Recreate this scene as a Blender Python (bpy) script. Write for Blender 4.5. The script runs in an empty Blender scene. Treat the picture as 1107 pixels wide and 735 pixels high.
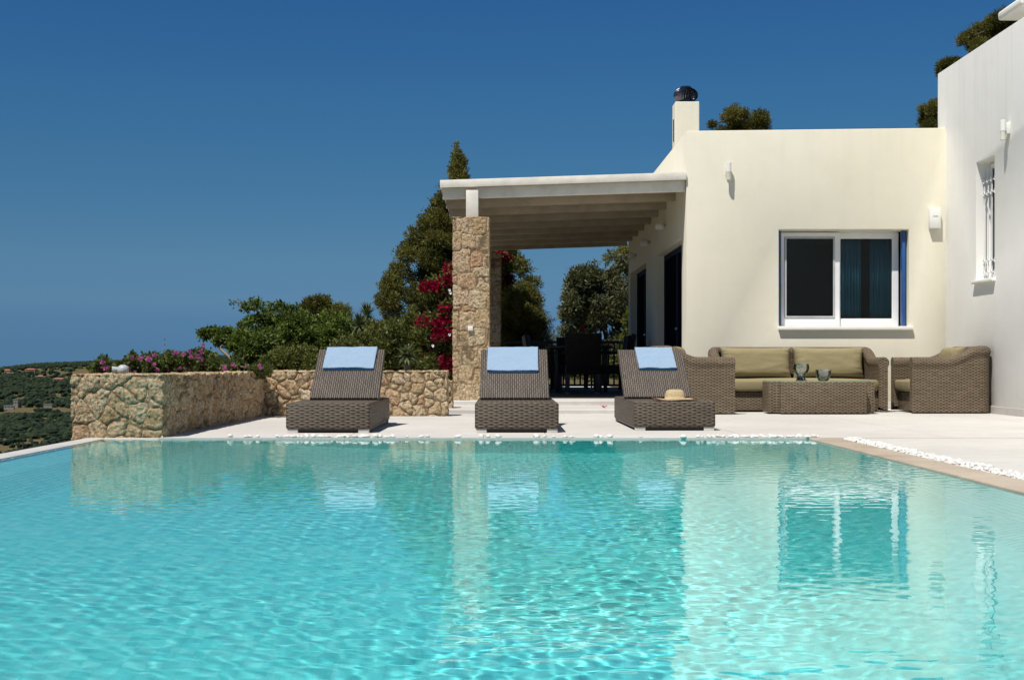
import bpy, bmesh, math, random
import numpy as np
from mathutils import Vector, Matrix, noise, kdtree

random.seed(7)
rng = np.random.default_rng(11)
PI = math.pi
col = bpy.context.scene.collection
sc = bpy.context.scene

# ------------------------------------------------------------------ helpers
def tag(o, label=None, cat=None, group=None, kind=None):
    if label: o['label'] = label
    if cat: o['category'] = cat
    if group: o['group'] = group
    if kind: o['kind'] = kind
    return o

def empty(name, loc=(0, 0, 0), rz=0.0, label=None, cat=None, group=None):
    o = bpy.data.objects.new(name, None)
    o.empty_display_size = 0.2
    col.objects.link(o)
    o.location = loc
    o.rotation_euler = (0, 0, rz)
    return tag(o, label, cat, group)

def mesh_obj(name, me, mats=None, parent=None, loc=None):
    o = bpy.data.objects.new(name, me)
    col.objects.link(o)
    if mats:
        for m in (mats if isinstance(mats, (list, tuple)) else [mats]):
            me.materials.append(m)
    if parent: o.parent = parent
    if loc: o.location = loc
    return o

def np_mesh(name, verts, faces, smooth=False, uvs=None, attrs=None):
    """verts Nx3, faces list/array of equal length polys"""
    me = bpy.data.meshes.new(name)
    verts = np.asarray(verts, dtype=np.float32)
    faces = np.asarray(faces, dtype=np.int32)
    n, k = faces.shape
    me.vertices.add(len(verts)); me.vertices.foreach_set('co', verts.ravel())
    me.loops.add(n * k); me.loops.foreach_set('vertex_index', faces.ravel())
    me.polygons.add(n)
    me.polygons.foreach_set('loop_start', np.arange(0, n * k, k, dtype=np.int32))
    me.polygons.foreach_set('loop_total', np.full(n, k, dtype=np.int32))
    me.polygons.foreach_set('use_smooth', np.full(n, smooth, dtype=bool))
    if uvs is not None:
        l = me.uv_layers.new(name='UVMap')
        l.data.foreach_set('uv', np.asarray(uvs, dtype=np.float32)[faces.ravel()].ravel())
    if attrs:
        for an, av in attrs.items():
            a = me.attributes.new(an, 'FLOAT', 'POINT')
            a.data.foreach_set('value', np.asarray(av, dtype=np.float32))
    me.update(calc_edges=True)
    me.validate()
    return me

def box_uv(bm, rot=False):
    uv = bm.loops.layers.uv.verify()
    for f in bm.faces:
        n = f.normal
        a = max(range(3), key=lambda i: abs(n[i]))
        for l in f.loops:
            c = l.vert.co
            p = ((c.y, c.z), (c.x, c.z), (c.x, c.y))[a]
            l[uv].uv = (p[1], p[0]) if rot else p

def add_box(bm, x0, x1, y0, y1, z0, z1):
    vs = [bm.verts.new(p) for p in ((x0,y0,z0),(x1,y0,z0),(x1,y1,z0),(x0,y1,z0),(x0,y0,z1),(x1,y0,z1),(x1,y1,z1),(x0,y1,z1))]
    for f in ((3,2,1,0),(4,5,6,7),(0,1,5,4),(1,2,6,5),(2,3,7,6),(3,0,4,7)):
        bm.faces.new([vs[i] for i in f])
    return vs

def bm_obj(name, bm, mat, parent=None, bevel=0.0, seg=2, smooth=False, rotuv=False, loc=None):
    bm.normal_update()
    if bevel > 0:
        es = [e for e in bm.edges if len(e.link_faces) == 2 and e.calc_face_angle(0) > 0.5]
        bmesh.ops.bevel(bm, geom=es, offset=bevel, segments=seg, affect='EDGES', profile=0.5, clamp_overlap=True)
        bm.normal_update()
    box_uv(bm, rotuv)
    me = bpy.data.meshes.new(name)
    bm.to_mesh(me); bm.free()
    if smooth or bevel > 0:
        for p in me.polygons: p.use_smooth = True
        me.set_sharp_from_angle(angle=math.radians(32 if bevel > 0 else 50))
    return mesh_obj(name, me, mat, parent, loc)

def box(name, x0, x1, y0, y1, z0, z1, mat, parent=None, bevel=0.0, seg=2, rotuv=False):
    bm = bmesh.new(); add_box(bm, x0, x1, y0, y1, z0, z1)
    return bm_obj(name, bm, mat, parent, bevel, seg, rotuv=rotuv)

def boxes(name, lst, mat, parent=None, bevel=0.0, seg=1):
    bm = bmesh.new()
    for b in lst: add_box(bm, *b)
    return bm_obj(name, bm, mat, parent, bevel, seg)

def add_tube(bm, p0, p1, r0, r1=None, n=8, caps=True):
    r1 = r0 if r1 is None else r1
    p0, p1 = Vector(p0), Vector(p1)
    d = (p1 - p0).normalized()
    u = d.orthogonal().normalized(); v = d.cross(u)
    a, b = [], []
    for i in range(n):
        t = 2 * PI * i / n
        o = u * math.cos(t) + v * math.sin(t)
        a.append(bm.verts.new(p0 + o * r0)); b.append(bm.verts.new(p1 + o * r1))
    for i in range(n):
        j = (i + 1) % n
        bm.faces.new((a[i], a[j], b[j], b[i]))
    if caps:
        bm.faces.new(a[::-1]); bm.faces.new(b)

def add_lathe(bm, prof, n=24, cx=0, cy=0, closed=False):
    rings = []
    for r, z in prof:
        rings.append([bm.verts.new((cx + r * math.cos(2*PI*i/n), cy + r * math.sin(2*PI*i/n), z)) for i in range(n)])
    pairs = list(zip(rings[:-1], rings[1:]))
    if closed: pairs.append((rings[-1], rings[0]))
    for a, b in pairs:
        for i in range(n):
            j = (i + 1) % n
            bm.faces.new((a[i], a[j], b[j], b[i]))
    if not closed:
        bm.faces.new(rings[0][::-1]); bm.faces.new(rings[-1])

def apply_mods(o):
    dg = bpy.context.evaluated_depsgraph_get()
    me = bpy.data.meshes.new_from_object(o.evaluated_get(dg))
    o.modifiers.clear(); o.data = me
    return o

def cut(o, cutters):
    """boolean difference with temporary boxes, which are removed again"""
    tmp = []
    for c in cutters:
        bm = bmesh.new(); add_box(bm, *c)
        me = bpy.data.meshes.new('cut'); bm.normal_update(); bm.to_mesh(me); bm.free()
        t = bpy.data.objects.new('cut', me); col.objects.link(t); tmp.append(t)
        m = o.modifiers.new('b', 'BOOLEAN'); m.object = t; m.operation = 'DIFFERENCE'; m.solver = 'EXACT'
    bpy.context.view_layer.update()
    mats = [m for m in o.data.materials]
    apply_mods(o)
    if not o.data.materials:
        for m in mats: o.data.materials.append(m)
    for t in tmp: bpy.data.objects.remove(t)
    return o

def soft_edges(o, w, seg=2):
    m = o.modifiers.new('bv', 'BEVEL'); m.width = w; m.segments = seg; m.limit_method = 'ANGLE'; m.angle_limit = 0.6
    bpy.context.view_layer.update()
    apply_mods(o)
    for p in o.data.polygons: p.use_smooth = True
    o.data.set_sharp_from_angle(angle=math.radians(35))
    return o

def copy_tree(o, parent=None):
    c = o.copy(); col.objects.link(c)
    if parent is not None:
        c.parent = parent
    for ch in [x for x in bpy.data.objects if x.parent == o]:
        copy_tree(ch, c)
    return c

# ------------------------------------------------------------------ materials
class NT:
    def __init__(s, name):
        s.m = bpy.data.materials.new(name); s.m.use_nodes = True
        s.t = s.m.node_tree; s.t.nodes.clear()
        s.out = s.n('ShaderNodeOutputMaterial')
    def n(s, typ, **kw):
        nd = s.t.nodes.new(typ)
        for k, v in kw.items(): setattr(nd, k, v)
        return nd
    def l(s, a, b): s.t.links.new(a, b)
    def val(s, sock, v):
        if hasattr(v, 'default_value') or hasattr(v, 'links'): s.l(v, sock)
        else: sock.default_value = v
    def math(s, op, a, b=None, c=None, clamp=False):
        nd = s.n('ShaderNodeMath', operation=op); nd.use_clamp = clamp
        s.val(nd.inputs[0], a)
        if b is not None: s.val(nd.inputs[1], b)
        if c is not None: s.val(nd.inputs[2], c)
        return nd.outputs[0]
    def mix(s, f, a, b, blend='MIX'):
        nd = s.n('ShaderNodeMix', data_type='RGBA', blend_type=blend)
        s.val(nd.inputs[0], f); s.val(nd.inputs[6], a); s.val(nd.inputs[7], b)
        return nd.outputs[2]
    def noise(s, scale, detail=4, rough=0.55, vec=None, dist=0.0):
        nd = s.n('ShaderNodeTexNoise'); nd.inputs['Scale'].default_value = scale
        nd.inputs['Detail'].default_value = detail; nd.inputs['Roughness'].default_value = rough
        nd.inputs['Distortion'].default_value = dist
        if vec is not None: s.l(vec, nd.inputs['Vector'])
        return nd.outputs['Fac']
    def ramp(s, f, stops):
        nd = s.n('ShaderNodeValToRGB'); s.l(f, nd.inputs[0])
        el = nd.color_ramp.elements
        while len(el) < len(stops): el.new(0.5)
        for e, (p, c) in zip(el, stops):
            e.position = p; e.color = c if len(c) == 4 else (*c, 1)
        return nd.outputs[0]
    def obj(s): return s.n('ShaderNodeTexCoord').outputs['Object']
    def pos(s): return s.n('ShaderNodeNewGeometry').outputs['Position']
    def uv(s): return s.n('ShaderNodeTexCoord').outputs['UV']
    def mapv(s, vec, scale):
        nd = s.n('ShaderNodeMapping'); s.l(vec, nd.inputs[0]); nd.inputs['Scale'].default_value = scale
        return nd.outputs[0]
    def attr(s, name): return s.n('ShaderNodeAttribute', attribute_name=name).outputs['Fac']
    def bump(s, h, strength=0.3, dist=0.01, prev=None):
        nd = s.n('ShaderNodeBump'); nd.inputs['Strength'].default_value = strength
        nd.inputs['Distance'].default_value = dist; s.l(h, nd.inputs['Height'])
        if prev is not None: s.l(prev, nd.inputs['Normal'])
        return nd.outputs[0]
    def bsdf(s, color, rough=0.6, normal=None, metal=0.0, spec=0.5, **kw):
        b = s.n('ShaderNodeBsdfPrincipled')
        s.val(b.inputs['Base Color'], color); s.val(b.inputs['Roughness'], rough)
        b.inputs['Metallic'].default_value = metal; b.inputs['Specular IOR Level'].default_value = spec
        if normal is not None: s.l(normal, b.inputs['Normal'])
        for k, v in kw.items(): b.inputs[k].default_value = v
        return b.outputs[0]
    def done(s, shader):
        s.l(shader, s.out.inputs['Surface']); return s.m

def c4(r, g, b): return (r, g, b, 1)

def simple(name, c, rough=0.6, metal=0.0, var=0.12, scale=8, bump=0.0, spec=0.5):
    t = NT(name)
    f = t.noise(scale, 4, 0.6, t.pos())
    dark = tuple(x * (1 - var) for x in c); lite = tuple(min(1, x * (1 + var)) for x in c)
    cc = t.ramp(f, [(0.3, dark), (0.7, lite)])
    nrm = t.bump(t.noise(scale * 12, 3, 0.6, t.pos()), bump, 0.01) if bump else None
    return t.done(t.bsdf(cc, rough, nrm, metal, spec))

def mat_plaster(name, c, tint):
    t = NT(name); p = t.pos()
    big = t.noise(0.7, 5, 0.6, p); mid = t.noise(3.5, 5, 0.6, p)
    streak = t.noise(2.0, 4, 0.6, t.mapv(p, (3, 3, 0.35)))
    a = t.mix(t.ramp(big, [(0.35, c4(0,0,0)), (0.7, c4(1,1,1))]), c4(*c), c4(*tint))
    a = t.mix(t.math('MULTIPLY', t.ramp(mid, [(0.45, c4(0,0,0)), (0.75, c4(1,1,1))]), 0.35), a, c4(*[x*0.9 for x in c]))
    a = t.mix(t.math('MULTIPLY', t.ramp(streak, [(0.52, c4(0,0,0)), (0.8, c4(1,1,1))]), 0.25), a, c4(*[x*0.85 for x in tint]))
    # rain marks running down from the parapet and splash dirt low on the wall
    sp = t.n('ShaderNodeSeparateXYZ'); t.l(p, sp.inputs[0]); z = sp.outputs[2]
    run = t.noise(1.0, 3, 0.6, t.mapv(p, (9, 9, 0.25)))
    hi = t.math('MULTIPLY', t.ramp(t.math('DIVIDE', z, 4.6), [(0.55, c4(0,0,0)), (0.95, c4(1,1,1))]), t.ramp(run, [(0.50, c4(0,0,0)), (0.72, c4(1,1,1))]))
    a = t.mix(t.math('MULTIPLY', hi, 0.16), a, c4(0.42, 0.38, 0.30))
    lo = t.math('MULTIPLY', t.ramp(z, [(0.05, c4(1,1,1)), (0.45, c4(0,0,0))]), t.noise(6, 4, 0.6, p))
    a = t.mix(t.math('MULTIPLY', lo, 0.35), a, c4(0.45, 0.40, 0.32))
    n = t.bump(t.noise(2.2, 3, 0.5, p), 0.10, 0.04)
    n = t.bump(t.noise(14, 5, 0.6, p), 0.08, 0.015, n)
    n = t.bump(t.noise(110, 3, 0.6, p), 0.12, 0.003, n)
    return t.done(t.bsdf(a, 0.85, n, spec=0.2))

def mat_deck():
    t = NT('pale_deck_stone'); p = t.pos()
    big = t.noise(0.55, 5, 0.6, p); mid = t.noise(4, 6, 0.65, t.mapv(p, (1, 2.2, 1)))
    a = t.ramp(big, [(0.3, (0.49, 0.47, 0.435)), (0.7, (0.61, 0.59, 0.545))])
    a = t.mix(t.math('MULTIPLY', t.ramp(mid, [(0.45, c4(0,0,0)), (0.75, c4(1,1,1))]), 0.55), a, c4(0.42, 0.395, 0.355))
    sp = t.noise(60, 3, 0.7, p)
    a = t.mix(t.math('MULTIPLY', t.ramp(sp, [(0.55, c4(0,0,0)), (0.8, c4(1,1,1))]), 0.3), a, c4(0.34, 0.31, 0.27))
    n = t.bump(t.noise(25, 5, 0.6, p), 0.15, 0.01)
    return t.done(t.bsdf(a, t.ramp(mid, [(0.3, (0.55,)*3), (0.7, (0.75,)*3)]), n, spec=0.3))

def mat_stone():
    """rubble stone; 'tone' 0..1 per stone, 'gap' 0 in joint .. 1 on the stone face"""
    t = NT('rubble_stone'); p = t.pos()
    tone = t.attr('tone'); gap = t.attr('gap')
    a = t.ramp(tone, [(0.0, (0.55, 0.40, 0.22)), (0.25, (0.68, 0.52, 0.31)), (0.5, (0.77, 0.63, 0.42)), (0.75, (0.72, 0.58, 0.37)), (0.88, (0.66, 0.41, 0.24)), (1.0, (0.80, 0.68, 0.48))])
    f = t.noise(38, 6, 0.72, p)
    a = t.mix(t.ramp(f, [(0.44, c4(1,1,1)), (0.54, c4(0,0,0))]), a, t.mix(0.68, a, c4(0.22, 0.12, 0.05)))
    pit = t.noise(75, 4, 0.75, p)
    a = t.mix(t.math('MULTIPLY', t.ramp(pit, [(0.40, c4(1,1,1)), (0.48, c4(0,0,0))]), 0.6), a, c4(0.22, 0.13, 0.06))
    f2 = t.noise(9, 5, 0.7, p)
    a = t.mix(t.math('MULTIPLY', t.ramp(f2, [(0.5, c4(0,0,0)), (0.68, c4(1,1,1))]), 0.55), a, c4(0.70, 0.59, 0.40))
    f3 = t.noise(5, 5, 0.7, t.mapv(p, (1.3, 1, 1)))
    a = t.mix(t.math('MULTIPLY', t.ramp(f3, [(0.60, c4(0,0,0)), (0.70, c4(1,1,1))]), 0.5), a, c4(0.46, 0.20, 0.10))
    a = t.mix(t.ramp(gap, [(0.0, c4(1,1,1)), (0.5, c4(0,0,0))]), a, c4(0.19, 0.135, 0.08))
    n = t.bump(f, 1.0, 0.03)
    n = t.bump(t.noise(110, 4, 0.75, p), 0.9, 0.008, n)
    return t.done(t.bsdf(a, 0.9, n, spec=0.15))

def mat_wicker(name, c_lite, c_dark, row=0.021, stake=0.054, rot=False, alt=0.75):
    t = NT(name); uv = t.uv()
    sep = t.n('ShaderNodeSeparateXYZ'); t.l(uv, sep.inputs[0])
    u, v = (sep.outputs[1], sep.outputs[0]) if rot else (sep.outputs[0], sep.outputs[1])
    vr = t.math('DIVIDE', v, row)
    r = t.math('FLOOR', vr); fr = t.math('FRACT', vr)
    par = t.math('MODULO', t.math('ABSOLUTE', r), 2.0)
    prof = t.math('POWER', t.math('SINE', t.math('MULTIPLY', fr, PI)), 0.55)
    ph = t.math('ADD', t.math('MULTIPLY', t.math('DIVIDE', u, stake), PI), t.math('MULTIPLY', par, PI))
    w = t.math('MULTIPLY_ADD', t.math('COSINE', ph), 0.5, 0.5)       # over / under the stake
    h = t.math('MULTIPLY', prof, t.math('MULTIPLY_ADD', w, alt, 1 - alt))
    # per strand tone
    comb = t.n('ShaderNodeCombineXYZ')
    t.l(t.math('FLOOR', t.math('DIVIDE', u, stake * 2)), comb.inputs[0]); t.l(r, comb.inputs[1])
    wn = t.n('ShaderNodeTexWhiteNoise', noise_dimensions='2D'); t.l(comb.outputs[0], wn.inputs['Vector'])
    tone = t.mix(wn.outputs['Value'], c4(*[x * 0.78 for x in c_lite]), c4(*[min(1, x * 1.2) for x in c_lite]))
    fine = t.noise(90, 3, 0.6, t.mapv(t.pos(), (1, 1, 3)))
    tone = t.mix(t.math('MULTIPLY', fine, 0.35), tone, c4(*[x * 0.6 for x in c_lite]))
    worn = t.noise(3.0, 4, 0.6, t.pos())
    tone = t.mix(t.math('MULTIPLY', t.ramp(worn, [(0.4, c4(0,0,0)), (0.7, c4(1,1,1))]), 0.35), tone, c4(*[x * 0.72 for x in c_lite]))
    a = t.mix(t.ramp(h, [(0.12, c4(0,0,0)), (0.55, c4(1,1,1))]), c4(*c_dark), tone)
    n = t.bump(h, 1.0, 0.009)
    return t.done(t.bsdf(a, 0.55, n, spec=0.3))

def mat_fabric(name, c, scale=350, bump=0.3, var=0.10):
    t = NT(name); p = t.pos()
    f = t.noise(scale, 2, 0.6, p); big = t.noise(9, 4, 0.6, p)
    a = t.mix(f, c4(*[x * (1 - var) for x in c]), c4(*[min(1, x * (1 + var)) for x in c]))
    a = t.mix(t.math('MULTIPLY', big, 0.3), a, c4(*[x * 0.85 for x in c]))
    n = t.bump(f, bump, 0.003); n = t.bump(big, 0.25, 0.02, n)
    b = t.bsdf(a, 0.95, n, spec=0.1)
    return t.done(b)

def mat_leaf(name, dark, lite, warm=None, trans=0.35, spec=0.25, rough=0.5):
    t = NT(name)
    f = t.attr('tone')
    stops = [(0.0, dark), (0.75, lite)]
    if warm: stops.append((1.0, warm))
    a = t.ramp(f, stops)
    b = t.bsdf(a, rough, spec=spec)
    tr = t.n('ShaderNodeBsdfTranslucent'); t.l(a, tr.inputs[0])
    mx = t.n('ShaderNodeMixShader'); mx.inputs[0].default_value = trans
    t.l(b, mx.inputs[1]); t.l(tr.outputs[0], mx.inputs[2])
    return t.done(mx.outputs[0])

def mat_glass_dark(name, c=(0.010, 0.014, 0.018), rough=0.02):
    t = NT(name)
    return t.done(t.bsdf(c4(*c), rough, spec=0.28))

M = {}
M['plaster'] = mat_plaster('cream_plaster', (0.745, 0.70, 0.56), (0.75, 0.715, 0.60))
M['plaster_white'] = mat_plaster('white_plaster', (0.86, 0.845, 0.79), (0.83, 0.82, 0.765))
M['deck'] = mat_deck()
M['stone'] = mat_stone()
M['whitewood'] = simple('white_painted_timber', (0.72, 0.68, 0.60), 0.6, var=0.12, scale=5, bump=0.15)
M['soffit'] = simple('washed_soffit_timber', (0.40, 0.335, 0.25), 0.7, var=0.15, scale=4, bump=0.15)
M['white'] = simple('white_frame', (0.80, 0.80, 0.80), 0.35, var=0.03)
M['lampwhite'] = simple('white_lamp', (0.78, 0.77, 0.73), 0.4, var=0.04)
M['blue'] = simple('blue_shutter_paint', (0.02, 0.09, 0.27), 0.45, var=0.1)
M['wicker_lounger'] = mat_wicker('lounger_wicker', (0.165, 0.130, 0.093), (0.014, 0.010, 0.007), 0.0150, 0.043)
M['wicker_back'] = mat_wicker('lounger_back_wicker', (0.145, 0.120, 0.098), (0.018, 0.014, 0.011), 0.0195, 0.034, rot=True, alt=0.6)
M['wicker_sofa'] = mat_wicker('sofa_wicker', (0.215, 0.163, 0.105), (0.028, 0.018, 0.010), 0.0160, 0.034)
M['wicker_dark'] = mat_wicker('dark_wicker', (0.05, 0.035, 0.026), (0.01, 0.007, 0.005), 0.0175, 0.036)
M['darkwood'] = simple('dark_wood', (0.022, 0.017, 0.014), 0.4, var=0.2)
M['towel'] = mat_fabric('blue_towel', (0.26, 0.36, 0.48), 130, 1.0, 0.30)
M['towel_shadow'] = mat_fabric('towel_hem_shadow', (0.03, 0.07, 0.16), 260, 0.5)  # shadow under the towel hem, put into the cloth colour
M['cushion'] = mat_fabric('olive_cushion', (0.265, 0.225, 0.125), 420, 0.3, 0.08)
M['straw'] = mat_wicker('straw', (0.92, 0.72, 0.42), (0.75, 0.55, 0.30), 0.006, 0.009)
M['straw_dark'] = mat_wicker('straw_edge', (0.20, 0.09, 0.035), (0.05, 0.02, 0.01), 0.008, 0.011)
M['metal'] = simple('brushed_metal', (0.55, 0.55, 0.55), 0.3, 1.0, 0.1)
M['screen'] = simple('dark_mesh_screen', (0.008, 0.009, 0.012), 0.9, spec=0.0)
M['grey'] = simple('grey_plastic', (0.42, 0.44, 0.45), 0.5)
M['footgrey'] = simple('pale_foot', (0.62, 0.60, 0.55), 0.6)
M['cowl'] = simple('dark_cowl_metal', (0.10, 0.10, 0.12), 0.25, 0.9, 0.2)
M['railing'] = simple('dark_railing', (0.02, 0.02, 0.022), 0.5)
M['pane'] = mat_glass_dark('dark_window_pane')
M['teal_curtain'] = mat_fabric('teal_curtain', (0.22, 0.60, 0.68), 60, 0.3)
M['pane_blue'] = mat_glass_dark('blue_tinted_pane', (0.006, 0.026, 0.036))
M['candle'] = simple('dark_red_candle', (0.10, 0.008, 0.02), 0.5)
M['bark'] = simple('bark', (0.075, 0.06, 0.045), 0.9, var=0.4, scale=12, bump=0.6)
M['coping'] = simple('wet_stone_coping', (0.47, 0.385, 0.29), 0.35, var=0.2, scale=3, bump=0.12)
M['edge'] = simple('pale_pool_edge', (0.56, 0.54, 0.51), 0.5, var=0.1, scale=3, bump=0.1)
M['pebble'] = simple('white_pebble', (0.66, 0.64, 0.60), 0.6, var=0.28, scale=26)
M['soil'] = simple('planter_soil', (0.10, 0.065, 0.04), 0.95, var=0.4, scale=20, bump=0.6)
# ------------------------------------------------------------------ camera, sun, sky
F = 1450.0
cam = bpy.data.cameras.new('camera'); camo = bpy.data.objects.new('camera', cam); col.objects.link(camo)
camo.location = (0, 0, 0.6); camo.rotation_euler = (math.radians(90), 0, 0)
cam.sensor_width = 36; cam.lens = 36 * F / 1107
cam.shift_x = 9.5 / 1107; cam.shift_y = 23.5 / 1107
cam.clip_start = 0.05; cam.clip_end = 60000
sc.camera = camo
def P(px, py, Y): return Vector(((px - 544) / F * Y, Y, 0.6 + (391 - py) / F * Y))

SUN = Vector((-0.29, -0.42, 1.0)).normalized()
el = math.asin(SUN.z); az = math.atan2(SUN.x, SUN.y)
sl = bpy.data.lights.new('sun', 'SUN'); sl.energy = 4.9; sl.angle = math.radians(0.53); sl.color = (1.0, 0.95, 0.88)
slo = bpy.data.objects.new('sun', sl); col.objects.link(slo); slo.location = (-20, -25, 60)
slo.rotation_euler = (-SUN).to_track_quat('-Z', 'Y').to_euler()
w = bpy.data.worlds.new('World'); sc.world = w; w.use_nodes = True
wt = w.node_tree; wt.nodes.clear()
sky = wt.nodes.new('ShaderNodeTexSky'); sky.sky_type = 'NISHITA'; sky.sun_disc = False
sky.sun_elevation = el; sky.sun_rotation = az % (2 * PI)
sky.altitude = 0; sky.air_density = 0.5; sky.dust_density = 0; sky.ozone_density = 6
# the clear polarised blue of a dry afternoon: the sky colour is graded by elevation, with the sea haze low down
tc = wt.nodes.new('ShaderNodeTexCoord'); sx = wt.nodes.new('ShaderNodeSeparateXYZ'); wt.links.new(tc.outputs['Generated'], sx.inputs[0])
mp = wt.nodes.new('ShaderNodeMapRange'); mp.inputs['From Min'].default_value = 0; mp.inputs['From Max'].default_value = 0.3
wt.links.new(sx.outputs[2], mp.inputs['Value'])
cr = wt.nodes.new('ShaderNodeValToRGB'); wt.links.new(mp.outputs[0], cr.inputs[0])
stops = [(0.0, .21, .38, .60), (.0110, .24, .41, .61), (.0300, .34, .51, .65), (.045, .48, .64, .70), (.078, .59, .81, .78), (.131, .57, .95, .92), (.197, .53, 1.06, 1.12), (.26, .47, 1.06, 1.28)]
while len(cr.color_ramp.elements) < len(stops): cr.color_ramp.elements.new(0.5)
for e, (z, r_, g_, b_) in zip(cr.color_ramp.elements, stops):
    e.position = z / 0.3; e.color = (r_ / 1.64, g_ / 1.64, b_ / 1.64, 1)
hs = wt.nodes.new('ShaderNodeMix'); hs.data_type = 'RGBA'; hs.blend_type = 'MULTIPLY'; hs.inputs[0].default_value = 1.0
bg = wt.nodes.new('ShaderNodeBackground'); bg.inputs['Strength'].default_value = 0.062 * 1.64
wo = wt.nodes.new('ShaderNodeOutputWorld')
wt.links.new(sky.outputs[0], hs.inputs[6]); wt.links.new(cr.outputs[0], hs.inputs[7]); wt.links.new(hs.outputs[2], bg.inputs['Color'])
wt.links.new(bg.outputs[0], wo.inputs['Surface'])
sc.view_settings.view_transform = 'Standard'; sc.view_settings.look = 'None'
sc.view_settings.exposure = 0.17; sc.view_settings.gamma = 1.0
sc.render.engine = 'CYCLES'
cy = sc.cycles
cy.max_bounces = 8; cy.diffuse_bounces = 4; cy.glossy_bounces = 4; cy.transmission_bounces = 6; cy.transparent_max_bounces = 8
cy.caustics_reflective = False; cy.caustics_refractive = True; cy.blur_glossy = 0.3
cy.sample_clamp_indirect = 3.0
cy.use_denoising = True; cy.denoiser = 'OPENIMAGEDENOISE'
cy.use_adaptive_sampling = True; cy.adaptive_threshold = 0.01

# ------------------------------------------------------------------ pool, water, deck
PX0, PX1 = -3.15, 2.42        # inner pool faces
PY0, PY1 = -2.4, 10.60
WZ = -0.012
def mat_mosaic():
    t = NT('pool_mosaic'); p = t.pos()
    geo = t.n('ShaderNodeNewGeometry')
    # mosaic from cell coordinates along the surface
    sep = t.n('ShaderNodeSeparateXYZ'); t.l(p, sep.inputs[0])
    tile = 0.05
    gl = None; cells = []
    nn = t.n('ShaderNodeSeparateXYZ'); t.l(geo.outputs['True Normal'], nn.inputs[0])
    lines = []
    for i in range(3):
        q = t.math('DIVIDE', t.math('ADD', sep.outputs[i], 0.0137), tile)
        cells.append(t.math('FLOOR', q))
        d = t.math('ABSOLUTE', t.math('SUBTRACT', t.math('FRACT', q), 0.5))
        line = t.math('GREATER_THAN', d, 0.44)
        facing = t.math('LESS_THAN', t.math('ABSOLUTE', nn.outputs[i]), 0.5)
        lines.append(t.math('MULTIPLY', line, facing))
    grout = t.math('MAXIMUM', t.math('MAXIMUM', lines[0], lines[1]), lines[2])
    cb = t.n('ShaderNodeCombineXYZ')
    for i in range(3): t.l(cells[i], cb.inputs[i])
    wn = t.n('ShaderNodeTexWhiteNoise', noise_dimensions='3D'); t.l(cb.outputs[0], wn.inputs['Vector'])
    a = t.ramp(wn.outputs['Value'], [(0.0, (0.13, 0.80, 0.79)), (0.5, (0.17, 0.88, 0.86)), (1.0, (0.23, 0.91, 0.89))])
    top = t.math('GREATER_THAN', sep.outputs[2], -0.40)
    a = t.mix(t.math('MULTIPLY', grout, t.math('MULTIPLY_ADD', top, 0.8, 0.12)), a, c4(0.10, 0.40, 0.36))
    return t.done(t.bsdf(a, 0.35, spec=0.3))
M['mosaic'] = mat_mosaic()
def mat_water():
    t = NT('pool_water')


    g = t.n('ShaderNodeBsdfGlass'); g.inputs['IOR'].default_value = 1.333; g.inputs['Roughness'].default_value = 0.0



    return t.done(g.outputs[0])
M['water'] = mat_water()

D = 1.45
# basin: floor + four walls facing inward with ledges
def basin():
    ZB = -0.03
    bm = bmesh.new()
    def quad(*p): bm.faces.new([bm.verts.new(q) for q in p])
    lx, rx = 0.42, 0.40          # underwater ledges left and right
    # floor
    a, b, y0, y1 = PX0 + lx, PX1 - rx, PY0, PY1
    sl_ = 1.0; sa_ = 2.5
    quad((a + sa_, y0, -D), (b - sl_, y0, -D), (b - sl_, y1, -D), (a + sa_, y1, -D))
    quad((a, y1, -D), (b, y1, -D), (b, y1, ZB), (a, y1, ZB))      # far wall
    quad((b, y0, -D), (a, y0, -D), (a, y0, ZB), (b, y0, ZB))
    z1 = -0.16
    quad((a + sa_, y0, -D), (a + sa_, y1, -D), (a, y1, z1), (a, y0, z1))
    quad((a, y0, z1), (a, y1, z1), (PX0, y1, z1), (PX0, y0, z1))
    quad((PX0, y0, z1), (PX0, y1, z1), (PX0, y1, ZB), (PX0, y0, ZB))
    quad((PX0, y1, z1), (a, y1, z1), (a, y1, ZB), (PX0, y1, ZB))
    quad((PX0, y0, z1), (PX0, y0, ZB), (a, y0, ZB), (a, y0, z1))
    quad((b - sl_, y1, -D), (b - sl_, y0, -D), (b, y0, z1), (b, y1, z1))
    quad((b, y1, z1), (b, y0, z1), (PX1, y0, z1), (PX1, y1, z1))
    quad((PX1, y1, z1), (PX1, y0, z1), (PX1, y0, ZB), (PX1, y1, ZB))
    quad((b, y1, z1), (PX1, y1, z1), (PX1, y1, ZB), (b, y1, ZB))
    quad((PX1, y0, z1), (b, y0, z1), (b, y0, ZB), (PX1, y0, ZB))
    me = bpy.data.meshes.new('pool_basin'); bm.to_mesh(me); bm.free()
    return tag(mesh_obj('pool_basin', me, M['mosaic']), 'turquoise mosaic basin under the pool water', kind='structure')
pool_basin = basin()

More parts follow.
